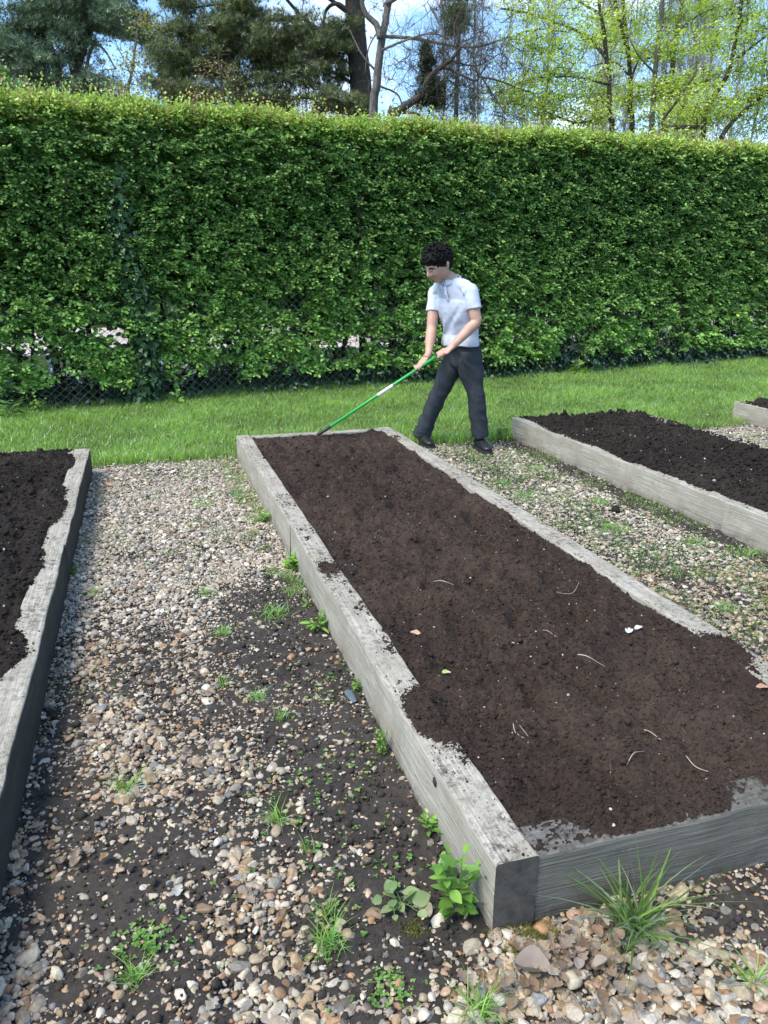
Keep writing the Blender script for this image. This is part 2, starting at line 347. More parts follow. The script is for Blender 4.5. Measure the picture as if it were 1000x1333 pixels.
for sub, sel0 in ((2, near_), (1, ~near_)):
    tm = pebble_templates(sub, 14, rng); ch = rng.integers(0, 14, NG)
    for i, (V0, F0) in enumerate(tm):
        s = np.where(sel0 & (ch == i))[0]
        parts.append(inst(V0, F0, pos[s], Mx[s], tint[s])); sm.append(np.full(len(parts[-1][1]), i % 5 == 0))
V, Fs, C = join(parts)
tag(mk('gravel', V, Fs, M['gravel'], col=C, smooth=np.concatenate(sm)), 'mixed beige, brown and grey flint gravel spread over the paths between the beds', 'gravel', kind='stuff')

# lawn strip
wl, vl, Fl = grid(-6.5, 16, 5.9, 15.5, 260, 110)
hl = 0.006+0.01*fbm(wl*1.5, vl*1.5, 5, 3)
hl = np.where(vl < lawn_edge(wl)-0.02, -0.035, hl)
b = NB('lawn_floor'); o = b.obj()
c = b.ramp(b.noise(o, 30, 5, 0.6), [(0.3, (0.022, 0.035, 0.010)), (0.7, (0.05, 0.085, 0.02))])
tag(mk('lawn', W(wl, vl, hl), Fl, b.done(pbsdf(b, c, 0.95, 0.1)), smooth=True), kind='structure')

# hedge line: P0 + s*HE, towards the camera HN
HP = np.array([-4.14, 8.29, 0]); HE = np.array([0.882, 0.471, 0]); HN = np.array([0.471, -0.882, 0])
def blades(pos, ln, wd, lean, tint, r, segs=3):
    """grass blades: pos(N,3), ln, wd, lean 0..1"""
    n = len(pos); ln = np.zeros(n)+ln; wd = np.zeros(n)+wd; az = r.uniform(0, 2*np.pi, n); d = np.stack([np.cos(az), np.sin(az), 0*az], -1)
    fa = r.uniform(0, 2*np.pi, n); side = np.stack([np.cos(fa), np.sin(fa), 0*fa], -1)
    V = []; t = np.linspace(0, 1, segs+1)
    for i, ti in enumerate(t):
        c = pos+Z*(ln*(ti-0.35*lean*ti**2))[:, None]+d*(ln*lean*ti**1.8)[:, None]
        w2 = wd*(1-ti**1.6)*0.5*(0.7+0.6*min(ti*3, 1)) if i < segs else wd*0
        if i < segs: V += [c-side*w2[:, None], c+side*w2[:, None]]
        else: V += [c]
    V = np.stack(V, 1); k = V.shape[1]; q = np.array([[2*i, 2*i+1, 2*i+3, 2*i+2] for i in range(segs-1)]).reshape(-1, 4); tr = np.array([[2*segs-2, 2*segs-1, 2*segs]])
    o_ = (np.arange(n)*k)[:, None, None]
    return V.reshape(-1, 3), [(q[None]+o_).reshape(-1, 4), (tr[None]+o_).reshape(-1, 3)], np.repeat(tint, k, 0)
def green(n, r, a=(0.085, 0.19, 0.03), b_=(0.17, 0.30, 0.06)):
    t = r.random((n, 1)); c = np.array(a)*(1-t)+np.array(b_)*t; return c*(0.8+0.4*r.random((n, 1)))
N = 330000
q = rng.random(N)
lw = rng.uniform(-6.0, 15.5, N); lv = rng.uniform(5.9, 15, N); p = W(lw, lv)
dh = (p-HP)@HN; sh = (p-HP)@HE
le = lawn_edge(lw)
k = (dh > -0.15) & (lv > le+0.03*rng.normal(size=N)-0.01) & ~in_bed(lw, lv, 0.0)
dist = np.hypot(p[:, 0], p[:, 1]); k &= np.abs(p[:, 0]) < p[:, 1]*0.62+0.4
N2 = int(k.sum()); 
extra = []
p, dh, dist, lwk, lvk = p[k], dh[k], dist[k], lw[k], lv[k]
print('grass candidates', N2)
rep = 3
p = np.repeat(p, rep, 0)+rng.normal(0, 0.02, (N2*rep, 3))*[1, 1, 0]; dh = np.repeat(dh, rep); dist = np.repeat(dist, rep); lwk = np.repeat(lwk, rep); lvk = np.repeat(lvk, rep)
k = rng.random(len(p)) < np.clip((8.0/dist)**1.6, 0.25, 1); p, dh, dist, lwk, lvk = p[k], dh[k], dist[k], lwk[k], lvk[k]
n = len(p); print('blades', n)
patch = 0.5+0.6*fbm(p[:, 0]*1.1, p[:, 1]*1.1, 44, 3)
edge = np.clip((0.25-(lvk-lawn_edge(lwk)))/0.25, 0, 1)
ln = (0.045+0.045*rng.random(n))*(0.75+0.6*patch)*(1+0.35*edge)*(1+0.9*np.exp(-np.clip(dh, 0, 9)/0.12)*rng.random(n))
tn = green(n, rng, (0.13, 0.26, 0.035), (0.38, 0.54, 0.13))*(0.78+0.42*patch[:, None])
tn = np.where(rng.random((n, 1)) < 0.05, np.array([[0.33, 0.31, 0.15]]), tn)
V, Fs, C = blades(p, ln, 0.0045*(dist/7)**0.6, rng.uniform(0.15, 0.9, n), tn, rng, 2)
tag(mk('grass', V, Fs, M['grassm'], col=C), 'bright green grass strip running along the foot of the tall hedge', 'grass', kind='stuff')
# ------------------------------------------------------------------ raised beds: timber sleepers
TH, TW = 0.20, 0.108
def sleeper(parent, a, b_, width, mat, seed, z0=-0.06, z1=TH, name='sleeper', wob=0.006, sidemat=None):
    """a->b_ is the outer bottom edge line in the (w,v) frame; width is laid to its left"""
    a = np.array(a, float); b_ = np.array(b_, float); Lh = np.linalg.norm(b_-a); d = (b_-a)/Lh; nn = np.array([-d[1], d[0]])
    n = max(8, int(Lh/0.03)); t = np.linspace(0, Lh, n)
    prof = []  # cross-section (y across 0..width, z)
    e = 0.008
    ys = [0, 0, 0, 0, 0.0015, e, width*.33, width*.66, width-e, width-0.0015, width, width, width]
    zs = [z0, z0+.08, z0+.16, z1-e, z1-0.0015, z1, z1+.001, z1+.001, z1, z1-0.0015, z1-e, z0+.1, z0]
    prof = np.array([ys, zs]).T; m = len(prof)
    g = []
    for j, (y, z) in enumerate(prof):
        wy = y+wob*fbm(t*1.6+seed, 0*t+z*2, seed, 3)+0.0022*fbm(t*9, 0*t+z*9+y*5, seed+3, 2)
        wz = z+0*t+(0.5*wob*fbm(t*1.3, 0*t, seed+9, 2)+0.0012*fbm(t*14, 0*t+y*40, seed+4, 2) if z > 0.1 else 0)
        if j in (3, 4, 5): wz = wz-0.006*np.maximum(0, fbm(t*7, 0*t, seed+13, 2)-0.35); wy = wy+0.008*np.maximum(0, fbm(t*6, 0*t+2, seed+14, 2)-0.4)
        g.append(np.stack([t, wy, wz], -1))
    g = np.stack(g, 0)      # (m,n,3) local x,y,z
    loc = g.reshape(-1, 3)
    i = (np.arange(m-1)[:, None]*n+np.arange(n-1)[None]).ravel(); Q = np.stack([i, i+n, i+n+1, i+1], -1)[:, ::-1]
    O = W(a[0], a[1]); X = d[0]*B+d[1]*A; Y = nn[0]*B+nn[1]*A
    me = bpy.data.meshes.new(name)
    faces = [list(map(int, q)) for q in Q]+[[int(j*n) for j in range(m)][::-1], [int(j*n+n-1) for j in range(m)]][::1]
    me.from_pydata(loc.tolist(), [], faces); me.update(); me.validate()
    me.materials.append(mat); me.materials.append(M['wood_end'])
    if sidemat: me.materials.append(sidemat)
    for f in me.polygons[-2:]: f.material_index = 1
    if sidemat:
        for f in me.polygons[:3*(n-1)]: f.material_index = 2
    ob = bpy.data.objects.new(name, me); link(ob)
    po = Vector(_orig[parent.name]); ob.parent = parent
    ob.matrix_local = Matrix.Translation(Vector(O)-po) @ Matrix(((X[0], Y[0], 0, 0), (X[1], Y[1], 0, 0), (0, 0, 1, 0), (0, 0, 0, 1)))
    _orig[ob.name] = O
    return ob
def bed(key, label, leftmat, rightmat, nearmat, joints=(3.92,)):
    w0, w1, v0, v1 = BEDS[key]
    th = thing('raised_bed', W(w0, v0), label, 'raised bed', 'timber raised beds set out in a row')
    sd_ = {'c': 1, 'l': 5, 'r': 9, 'rr': 13}[key]
    cuts = [v0]+list(joints)+[v1]
    for i in range(len(cuts)-1):
        g = 0.0015
        # outer faces: left side runs far->near so that its width lies towards +w
        sleeper(th, (w0, cuts[i+1]-g), (w0, cuts[i]+g*(i > 0)), TW, leftmat, sd_+i*0.37)
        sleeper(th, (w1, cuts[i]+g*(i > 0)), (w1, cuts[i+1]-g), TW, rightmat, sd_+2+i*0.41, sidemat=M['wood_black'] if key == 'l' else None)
    sleeper(th, (w0+TW+0.004, v0+0.002), (w1-TW-0.004, v0+0.002), TW, nearmat, sd_+4, z1=TH-0.006)
    sleeper(th, (w1-TW-0.004, v1-0.002), (w0+TW+0.004, v1-0.002), TW*0.9, leftmat, sd_+5, z1=TH-0.004)
    return th
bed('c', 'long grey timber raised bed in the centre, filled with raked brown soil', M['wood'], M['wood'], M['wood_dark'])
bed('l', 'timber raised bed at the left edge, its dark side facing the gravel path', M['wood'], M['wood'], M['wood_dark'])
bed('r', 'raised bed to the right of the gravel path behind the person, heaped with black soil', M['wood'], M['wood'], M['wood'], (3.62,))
bed('rr', 'farthest raised bed, only its pale timber corner showing at the right edge', M['wood'], M['wood'], M['wood'])

def soil(key, label, mat, level, mound, step, crumbs, rough, spill, seed, cs=0.0045):
    w0, w1, v0, v1 = BEDS[key]; e = 0.007
    nw_ = int((w1-w0)/step); nv_ = int((v1-v0)/step)
    w_, v_, Fg = grid(w0+e, w1-e, v0+e, v1-e, nw_, nv_)
    def hf(w_, v_):
        dl = np.minimum(w_-w0, w1-w_); dn = np.minimum(v_-v0, v1-v_); d = np.minimum(dl, dn)
        inside = np.clip((d-TW+0.004)/0.02, 0, 1)
        mid = np.clip((d-TW)/0.35, 0, 1); mid = mid*mid*(3-2*mid)
        lump = 0.018*fbm(w_*2.6, v_*2.6, seed, 3)+0.036*fbm(w_*4.0, v_*6.5, seed+11, 3)+rough*(0.024*fbm(w_*9, v_*8, seed+1, 3)+0.007*np.abs(fbm(w_*30, v_*30, seed+2, 3))+0.0028*fbm(w_*95, v_*95, seed+3, 2))
        tl = 0.0042*np.sin((v_+.12*fbm(w_*1.5, v_*1.5, seed+21, 2))*2*np.pi/0.031)*np.clip(fbm(w_*1.6, v_*1.6, seed+22, 2)+.15, 0, 1)*(rough <= 1.0)
        pits = -0.050*np.clip(fbm(w_*5.2, v_*5.2, seed+23, 2)-.20, 0, 1)*2*(rough <= 1.0)
        h = TH+level+mound*mid+lump+tl*mid+pits*mid
        s = spill(w_, v_)
        ht = TH-0.006+0.014*s+0.005*fbm(w_*14, v_*14, seed+5, 3)+0.005*np.abs(fbm(w_*40, v_*40, seed+6, 3))+0.006*fbm(w_*85, v_*85, seed+7, 2)
        ht = np.minimum(ht, TH+0.012+0.5*(h-TH-0.012)*(h > TH+.012)+0.004*fbm(w_*60, v_*60, seed+8, 2)) 
        de = np.minimum(d, 0.03)/0.03
        ht = ht-0.018*(1-de)**2
        return h*inside+ht*(1-inside)
    h = hf(w_, v_)
    V1 = W(w_, v_, h); parts = [(V1, Fg, None)]
    r = np.random.default_rng(seed)
    V0, F0 = ico(1); n = crumbs
    cw = r.uniform(w0+e, w1-e, n); cv = v0+e+(v1-v0-2*e)*r.random(n)**1.25
    sz = cs*np.exp(r.normal(0, 0.5, n)); sz = np.minimum(sz, 0.022)
    d = np.minimum(np.minimum(cw-w0, w1-cw), np.minimum(cv-v0, v1-cv))
    hh = hf(cw, cv); on = hh < TH; zt = np.where(on & (d < TW), TH+0.001, hh)
    kk = ~(on & (d < TW)) | (r.random(n) < np.clip(0.12+spill(cw, cv)*0.9, 0.01, 0.9)); sz = np.where(on & (d < TW), sz*0.62, sz)
    cw, cv, sz, zt = cw[kk], cv[kk], sz[kk], zt[kk]; n = len(cw)
    T = [(V0*(1+0.22*r.normal(size=(len(V0), 1))), F0) for _ in range(6)]; ch = r.integers(0, 6, n)
    Mm = frames(r.normal(size=(n, 3)))*sz[:, None, None]*r.uniform(0.7, 1.2, (n, 1, 3))
    for i in range(6):
        s = ch == i; parts.append(inst(T[i][0], F0, W(cw[s], cv[s], zt[s]+sz[s]*0.3), Mm[s]))
    n = 60000 if key in 'cl' else 9000; cw = r.uniform(w0+.004, w1-.004, n); cv = r.uniform(v0+.004, v1-.004, n)    # dusting of fine crumbs over the timber tops
    d = np.minimum(np.minimum(cw-w0, w1-cw), np.minimum(cv-v0, v1-cv)); kk = d < TW; cw, cv, d = cw[kk], cv[kk], d[kk]
    kk = r.random(len(cw)) < np.clip(0.07+1.0*(spill(cw, cv)+0.30), 0.015, 1); cw, cv = cw[kk], cv[kk]; n = len(cw); sz = np.minimum(.0016*np.exp(r.normal(0, .5, n)), .006)
    zt = np.maximum(hf(cw, cv), TH+.0008); Mm = frames(r.normal(size=(n, 3)))*sz[:, None, None]
    for i in range(3):
        s = np.arange(n) % 3 == i; parts.append(inst(T[i][0], F0, W(cw[s], cv[s], zt[s]+sz[s]*.3), Mm[s]))
    V, Fs, C = join(parts)
    ob = mk('soil', V, Fs, mat, smooth=True); tag(ob, label, 'soil', kind='stuff')
    return hf
def bump_(x, c, s): return np.exp(-((x-c)/s)**2)
def spill_c(w_, v_):
    left = w_ < 0.67+TW+.02; right = w_ > 2.0-TW-.02; nearS = v_ < 1.317+TW+.02
    n = fbm(w_*6, v_*4, 77, 3)
    inner = np.clip((w_-0.70)/0.1, 0, 1)
    sl = 1.1*bump_(v_, 1.92, .20)+0.7*bump_(v_, 2.42, .05)*inner+0.95*bump_(v_, 3.22, .16)+0.7*bump_(v_, 3.65, .15)+0.55*bump_(v_, 2.9, .18)*inner+0.5*bump_(v_, 4.3, .2)-0.42+0.55*n
    sr = 1.7*bump_(v_, 2.05, .16)+0.5*bump_(v_, 6.0, .2)-0.5+0.45*n-0.4*np.clip((w_-1.93)/.05, 0, 1)
    sn = 1.5*np.clip((w_-0.90)/0.14, 0, 1)*np.clip((v_-1.33)/.05, 0.60, 1)+0.30*n-1.3*bump_(w_, 1.44, .09)-0.35
    return np.where(nearS & ~left, sn, np.where(left, sl, np.where(right, sr, -0.45+0.4*n)))
def spill_l(w_, v_):
    x = (w_+0.452+TW)/TW     # 0 inner edge of the sleeper .. 1 outer edge
    lim = 0.30+0.42*fbm(v_*2.1, 0*v_, 81, 3)+0.55*bump_(v_, 2.75, .17)+0.6*bump_(v_, 4.6, .3)-0.5*bump_(v_, 2.1, .2)-0.5*bump_(v_, 3.2, .2)-0.5*bump_(v_, 5.3, .18)-0.6*bump_(v_, 6.05, .12)
    return np.clip((lim-x)*3.0, -0.8, 0.9)+0.15*fbm(w_*16, v_*16, 83, 2)
def spill_r(w_, v_):
    x = (w_-3.22)/TW
    return np.where(w_ < 3.4, np.clip((x-0.42-0.45*fbm(v_*1.9, 0*v_, 86, 3))*3, -0.8, 0.9), 0.35)
H_c = soil('c', 'reddish brown soil raked nearly level in the centre bed', M['soil'], -0.032, 0.016, 0.0055, 60000, 1.0, spill_c, 101, 0.0026)
H_l = soil('l', 'crumbly black soil heaped over the inner timber edge of the left bed', M['soil_black'], 0.004, 0.03, 0.007, 30000, 1.45, spill_l, 131, 0.0042)
H_r = soil('r', 'freshly heaped black soil filling the bed to the right of the person', M['soil_black'], 0.004, 0.03, 0.010, 26000, 1.5, spill_r, 151, 0.0052)
H_rr = soil('rr', 'black soil in the far bed at the right frame edge', M['soil_black'], 0.02, 0.03, 0.02, 4000, 1.6, spill_r, 171, 0.010)
# ------------------------------------------------------------------ hedge
LV = np.array([(0, 0, 0), (0, .5, -.02), (0, 1, -.10), (-.34, .28, .07), (-.30, .70, .03), (.34, .28, .07), (.30, .70, .03)])*np.array([0.9, 1, 1])
LQ = np.array([[0, 1, 4, 3], [1, 0, 5, 6]]); LT = np.array([[1, 2, 4], [2, 1, 6]])
def leafset(pos, ydir, zdir, size, tint, V0=None, Fl=None):
    """leaves: y axis = leaf length direction, z axis = leaf normal"""
    y = nrm(ydir); x = nrm(np.cross(y, zdir)); z = np.cross(x, y)
    Mm = np.stack([x, y, z], -1)*np.reshape(size, (-1, 1, 1))
    V0 = LV if V0 is None else V0; n = len(pos); k = len(V0)
    VV = (np.einsum('nij,kj->nki', Mm, V0)+pos[:, None]).reshape(-1, 3); o_ = (np.arange(n)*k)[:, None, None]
    return VV, [(f[None]+o_).reshape(-1, f.shape[1]) for f in (Fl or [LQ, LT])], np.repeat(tint, k, 0)
S0, S1 = -2.6, 17.0
def htop(s): return 3.14+0.025*s+0.05*fbm(s*0.7, 0*s, 51, 3)
HT = 1.15     # thickness
def hpt(s, d, z): s, d, z = np.broadcast_arrays(s, d, z); return HP+s[..., None]*HE+d[..., None]*HN+z[..., None]*Z
hedge = thing('hedge', HP+4*HE-0.5*HN, 'tall clipped green hedge spanning the whole picture behind the person', 'hedge')
r = np.random.default_rng(5)
def shoots(n, s, d, z, dirv, nl, slen, lsize, tintf, droop=0.0):
    """n shoots carrying nl leaves each"""
    b0 = hpt(s, d, z); dirv = nrm(dirv); side = nrm(np.cross(dirv, Z)+0.15*r.normal(size=(n, 3)))
    Pp, Yd, Zd, Sz, Tt = [], [], [], [], []
    base = tintf(n)
    for i in range(nl):
        f = (i+0.6)/nl; sg = 1 if i % 2 else -1
        c = b0+dirv*(slen*f)[:, None]-Z*(slen*f*f*droop)[:, None]+r.normal(0, 0.008, (n, 3))
        yd = dirv*(0.35+0.9*f**2)+side*sg*(1-0.75*f**2)+r.normal(0, .28, (n, 3))-Z*0.12
        zd = Z*0.75+HN*0.38+r.normal(0, .36, (n, 3))
        Pp.append(c); Yd.append(yd); Zd.append(zd); Sz.append(lsize*(0.7+0.5*r.random(n))*(1-0.25*f)); Tt.append(base*(0.85+0.3*r.random((n, 1))))
    return leafset(*[np.concatenate(x) for x in (Pp, Yd, Zd, Sz, Tt)])
def gap(s, z):     # 1 = leafy, 0 = see-through near the foot of the hedge
    lim = 0.24+0.13*fbm(s*1.1, 0*s, 61, 3)+0.10*fbm(s*4, z*3, 62, 2)-0.012*s
    g = np.clip((z-lim)/0.14, 0, 1)
    hole = fbm(s*1.5, z*3.2, 63, 3)
    g *= np.where(z < 1.25, np.clip((hole+0.30)*3.2, 0.10, 1), 1)
    return g
def T1(n):
    t = r.random((n, 1))**1.3; c = np.array([[0.070, 0.145, 0.032]])*(1-t)+np.array([[0.30, 0.49, 0.125]])*t
    return np.where(r.random((n, 1)) < 0.05, c*np.array([[1.5, 1.25, 1.2]]), c)
# front face
n = 74000
s = S0+(S1-S0)*r.random(n)**1.12; z = 0.25+r.random(n)*(htop(s)-0.22); 
k = r.random(n) < gap(s, z)*np.clip((11.0/(8.3+0.45*np.maximum(s, 0)))**1.2, .5, 1); s, z = s[k], z[k]
surf = 0.02+0.06*fbm(s*1.1, z*1.3, 52, 3)+0.10*fbm(s*4.6, z*7.5, 53, 3)
surf -= 0.28*np.clip((z-htop(s)+0.22)/0.25, 0, 1)**2
deep = fbm(s*4.4, z*6.8, 54, 3)       # pockets where the face opens and shows the dark inside
k = (r.random(len(s)) < np.clip(1.0-1.25*np.clip(deep+0.0, 0, 1)*2.9, 0.06, 1)); s, z, surf = s[k], z[k], surf[k]; n = len(s)
d = surf-r.exponential(0.07, n)
up = 0.25+0.8*np.clip((z-htop(s)+0.35)/0.3, 0, 1)
dv = HN*0.9+HE*r.normal(0, .55, (n, 1))+Z*(r.normal(0.05, .32, (n, 1))+0.6*(up[:, None]-.25))
lsz = 0.050+0.011*np.clip((1.7-z)/1.2, 0, 1)+0.0012*np.maximum(s, 0)
def T2(n_):
    c = T1(n_); f = np.clip((1.9-z)/1.4, 0, 1)[:, None]; h_ = np.clip((z-htop(s)+0.30)/0.3, 0, 1)[:, None]
    c = c*(1+0.45*f)*np.array([[1.0, 1, 1]])+f*np.array([[0.02, 0.01, 0.0]])
    return c*(1-h_)+h_*np.array([[0.34, 0.47, 0.08]])*(0.7+0.6*r.random((n_, 1)))
fr = shoots(n, s, d, z, dv, 7, 0.10+0.08*r.random(n), lsz, T2, 0.25)
print('hedge front leaves', n*7)
# inner leaves, oversized and darkened to block light through the hedge, and the far face
n = 120000
s2 = r.uniform(S0, S1, n); z2 = 0.3+r.random(n)*(htop(s2)-0.4); d2 = -r.uniform(0.12, HT, n)
k = r.random(n) < np.where(z2 < 1.05, 0.22, 1)*gap(s2, z2+0.08); s2, z2, d2 = s2[k], z2[k], d2[k]; n = len(s2)
c2 = hpt(s2, d2, z2); inn = leafset(c2, r.normal(size=(n, 3)), HN*0.9+Z*.5+0.5*r.normal(size=(n, 3)), 0.085+0.03*r.random(n), T1(n)*0.8)
n = 45000
s3 = r.uniform(S0, S1, n); z3 = 0.3+r.random(n)*(htop(s3)-0.3); k = r.random(n) < gap(s3, z3+0.1); s3, z3 = s3[k], z3[k]; n = len(s3)
d3 = -HT+0.1*fbm(s3*2, z3*2, 58, 2)
bk = leafset(hpt(s3, d3, z3), r.normal(size=(n, 3)), -HN+0.5*r.normal(size=(n, 3)), 0.085+0.03*r.random(n), T1(n))
# top: upright new growth
n = 26000
s4 = S0+(S1-S0)*r.random(n)**1.1; d4 = 0.06-(HT+.1)*r.random(n)**1.5; z4 = htop(s4)-0.06-0.10*np.clip((d4+0.02)/.1, 0, 1)+0.04*fbm(s4*3, d4*3, 59, 2)-r.exponential(0.03, n)
tall = (r.random(n) < 0.10)*np.clip(1.3-s4*0.05, .6, 1.3)
sl = 0.06+0.07*r.random(n)+tall*(0.06+0.13*r.random(n))
def T4(n_):
    t = r.random((n_, 1)); c = np.array([[0.30, 0.43, 0.07]])*(1-t)+np.array([[0.52, 0.58, 0.15]])*t
    br = (r.random(n_) < 0.10+0.35*(tall > 0))[:, None]; return np.where(br, np.array([[0.32, 0.21, 0.08]]), c)
tp = shoots(n, s4, d4, z4, Z*1.0+0.35*r.normal(size=(n, 3)), 6, sl, 0.040+0.001*np.maximum(s4, 0), T4)
V, Fs, C = join([fr, inn, bk, tp]); mk('foliage', V, Fs, M['leaf'], hedge, C)
# stems
pth, rad, tw, twr = [], [], [], []
s = S0+0.2
while s < S1:
    p0 = hpt(s, -0.42+r.normal(0, .12), -0.05); nst = r.integers(1, 3)
    for q_ in range(nst):
        L_ = 2.3+r.random()*.5; lean = r.normal(0, .09, 3)*[1, 1, 0]; k = 9; t = np.linspace(0, 1, k)
        p = p0+Z*(t*L_)[:, None]+lean*(t*L_*1.3)[:, None]+np.cumsum(r.normal(0, .02, (k, 3)), 0)*[1, 1, 0]+(q_*0.05)*HE
        pth.append(p); rr = (0.045-0.012*q_)*r.uniform(.5, 1.1); rad.append(rr*(1-0.75*t))
        for j in range(26):
            a0 = p[r.integers(1, k)]; dr = nrm(HN*r.choice([-.6, 1, 1])+HE*r.normal(0, .8)+Z*r.normal(.25, .35)); ll = .25+r.random()*.5; m_ = 5; tt = np.linspace(0, 1, m_)
            tw.append(a0+dr*(tt*ll)[:, None]+np.cumsum(r.normal(0, .018, (m_, 3)), 0)+Z*(.10*ll*tt**2)[:, None]); twr.append(0.0045*r.uniform(.5, 1.4)*(1-.8*tt))
    s += r.uniform(0.28, 0.62)
for p, q_ in zip(pth, rad):
    V, Fs = tubes([p], [q_], 7); mk('trunk', V, Fs, M['bark_dark'], hedge, smooth=True)
V, Fs = tubes(tw, twr, 4); tag(mk('twigs', V, Fs, M['bark_dark'], hedge, smooth=True), kind='stuff')

# ------------------------------------------------------------------ chain-link fence in front of the stems
fence = thing('chain_link_fence', hpt(4.0, 0.0, 0), 'rusty grey chain-link wire fence half swallowed by the foot of the hedge', 'fence')
D0 = -0.06; fh = 1.22; px_ = 0.098
g0, g1 = [], []
for k in range(int((S1-S0)/px_)+14):
    for sg in (1, -1):
        a = S0+k*px_; zz = np.linspace(0.02, fh, 15); ss = a+sg*zz*(px_/0.088)
        ok = (ss > S0) & (ss < S1)
        if ok.sum() > 1:
            jj = D0+0.0025*sg+0.015*pn(ss*1.5, zz*2, 5); q_ = hpt(ss[ok], jj[ok], zz[ok]); g0.append(q_[:-1]); g1.append(q_[1:])
g0, g1 = np.concatenate(g0), np.concatenate(g1)
V, Fq = tubes_fast(g0, g1, 0.0021, 0.0021, 4)
ml = m_plain('weathered_wire', (0.24, 0.235, 0.215), 0.6, 0.4, 0.3, 0.3, 12)
mk('wire_mesh', V, Fq, ml, fence)
for k, zz in enumerate((0.03, 0.62, fh)):
    ss = np.linspace(S0, S1, 80); V, Fs = tubes([hpt(ss, D0+0.006+0.01*pn(ss, 0*ss, 5), zz+0.008*pn(ss*2, 0*ss, 8))], [0.0022], 4); mk('line_wire', V, Fs, ml, fence)
mpost = m_plain('concrete_post', (0.10, 0.095, 0.08), 0.95, 0.2, 0, .3, 20, .5)
for sp_ in (1.62, 4.6, 7.6, 10.6, 13.6):
    c = hpt(sp_, -0.10, 0); V = []; hw = 0.045
    for zz, q_ in ((-0.05, 1), (fh+0.10, 1), (fh+0.13, 0.6)):
        for (a, b__) in ((-1, -1), (1, -1), (1, 1), (-1, 1)): V.append(c+HE*hw*a*q_+HN*hw*b__*q_+Z*zz)
    mk('post', V, np.array([[j*4+i, j*4+(i+1) % 4, j*4+4+(i+1) % 4, j*4+4+i] for j in range(2) for i in range(4)]+[[8, 9, 10, 11]]), mpost, fence)

# ------------------------------------------------------------------ ivy along the foot of the hedge
IV = np.array([(0, 0, 0), (-.42, .18, .03), (-.30, .48, .02), (-.16, .55, .0), (0, 1, -.06), (.16, .55, 0), (.30, .48, .02), (.42, .18, .03), (0, .5, -.03)])
IF = [np.array([[8, 0, 1], [8, 1, 2], [8, 2, 3], [8, 3, 4], [8, 4, 5], [8, 5, 6], [8, 6, 7], [8, 7, 0]])]
def T_ivy(n): t = r.random((n, 1)); return (np.array([[0.018, 0.042, 0.018]])*(1-t)+np.array([[0.05, 0.095, 0.042]])*t)*(0.8+.4*r.random((n, 1)))
n = 17000
s = r.uniform(S0, S1, n); ramp_ = np.clip((s-1.5)/3.5, 0.18, 1)
d = r.normal(-0.05, .16, n)-0.25*r.random(n); z = r.random(n)**1.5*(0.08+0.26*ramp_*(0.6+0.5*fbm(s*1.5, 0*s, 71, 2)))
k = r.random(n) < ramp_; s, d, z = s[k], d[k], z[k]; n = len(s)
sb = r.uniform(S0, 11, 16000); db = -r.uniform(.2, 2.7, 16000); s, d, z = np.concatenate([s, sb]), np.concatenate([d, db]), np.concatenate([z, .02+.22*r.random(16000)**1.5]); n = len(s)  # extra ivy added behind the hedge to darken the lit verge
V, Fs, C = leafset(hpt(s, d, z), -Z*0.6+HN*0.6+0.7*r.normal(size=(n, 3)), HN*0.7+Z*0.7+0.4*r.normal(size=(n, 3)), 0.055+0.035*r.random(n), T_ivy(n), IV, IF)
tag(mk('ivy', V, Fs, M['ivy'], col=C), 'dark ivy creeping along the ground at the foot of the hedge', 'ivy', kind='stuff')
n = 1100
z = 0.05+2.45*r.random(n)**1.25; an = r.uniform(-2.0, 2.0, n); sc_ = 1.50+0.09*np.sin(z*2.3)
c = hpt(sc_+0.13*np.sin(an)*(1-.25*z/2.3)+r.normal(0, .03, n), 0.05+0.09*np.cos(an)+r.normal(0, .03, n), z)
V, Fs, C = leafset(c, -Z*0.9+0.5*r.normal(size=(n, 3)), HN*np.cos(an)[:, None]+HE*np.sin(an)[:, None]+0.35*Z+0.3*r.normal(size=(n, 3)), 0.06+0.03*r.random(n), T_ivy(n)*1.35, IV, IF)
iv = thing('climbing_ivy', hpt(1.5, 0, 0), 'column of dark ivy climbing up through the left part of the hedge', 'ivy')
mk('leaves', V, Fs, M['ivy'], iv, C)
zz = np.linspace(-.03, 2.3, 14); V, Fs = tubes([hpt(1.5+0.04*np.sin(zz*3), -0.03, zz)], [0.028*(1-zz/3)], 7); mk('stem', V, Fs, M['bark_dark'], iv, smooth=True)

# ------------------------------------------------------------------ what lies beyond the hedge
def strip(name, d0, d1, z, mat, s0=-40, s1=60):
    return tag(mk(name, [hpt(s0, d0, z), hpt(s1, d0, z), hpt(s1, d1, z), hpt(s0, d1, z)], np.array([[0, 1, 2, 3]])[:, ::-1], mat), kind='structure')
b = NB('shaded_earth'); o = b.obj(); strip('verge', 0.10, -2.6, 0.012, b.done(pbsdf(b, b.ramp(b.noise(o, 4, 6, .7), [(.3, (0.008, 0.008, 0.006)), (.7, (0.022, 0.022, 0.014))]), 0.95, .1)), S0-3, S1+3)  # hedge shade put into the near-black earth colour
b = NB('pale_gravel_drive'); o = b.obj(); strip('driveway', -2.6, -13.5, -0.02, b.done(pbsdf(b, b.ramp(b.noise(o, 9, 8, .75), [(.3, (0.40, 0.34, 0.31)), (.7, (0.56, 0.50, 0.46))]), 0.95, .1)))
n = 26000
s = r.uniform(-30, 55, n); hh = 2.2+1.1*fbm(s*.25, 0*s, 91, 3)
c = hpt(s, -15-r.random(n)*3, np.maximum(0.05, hh*(1-r.random(n)**1.5)))
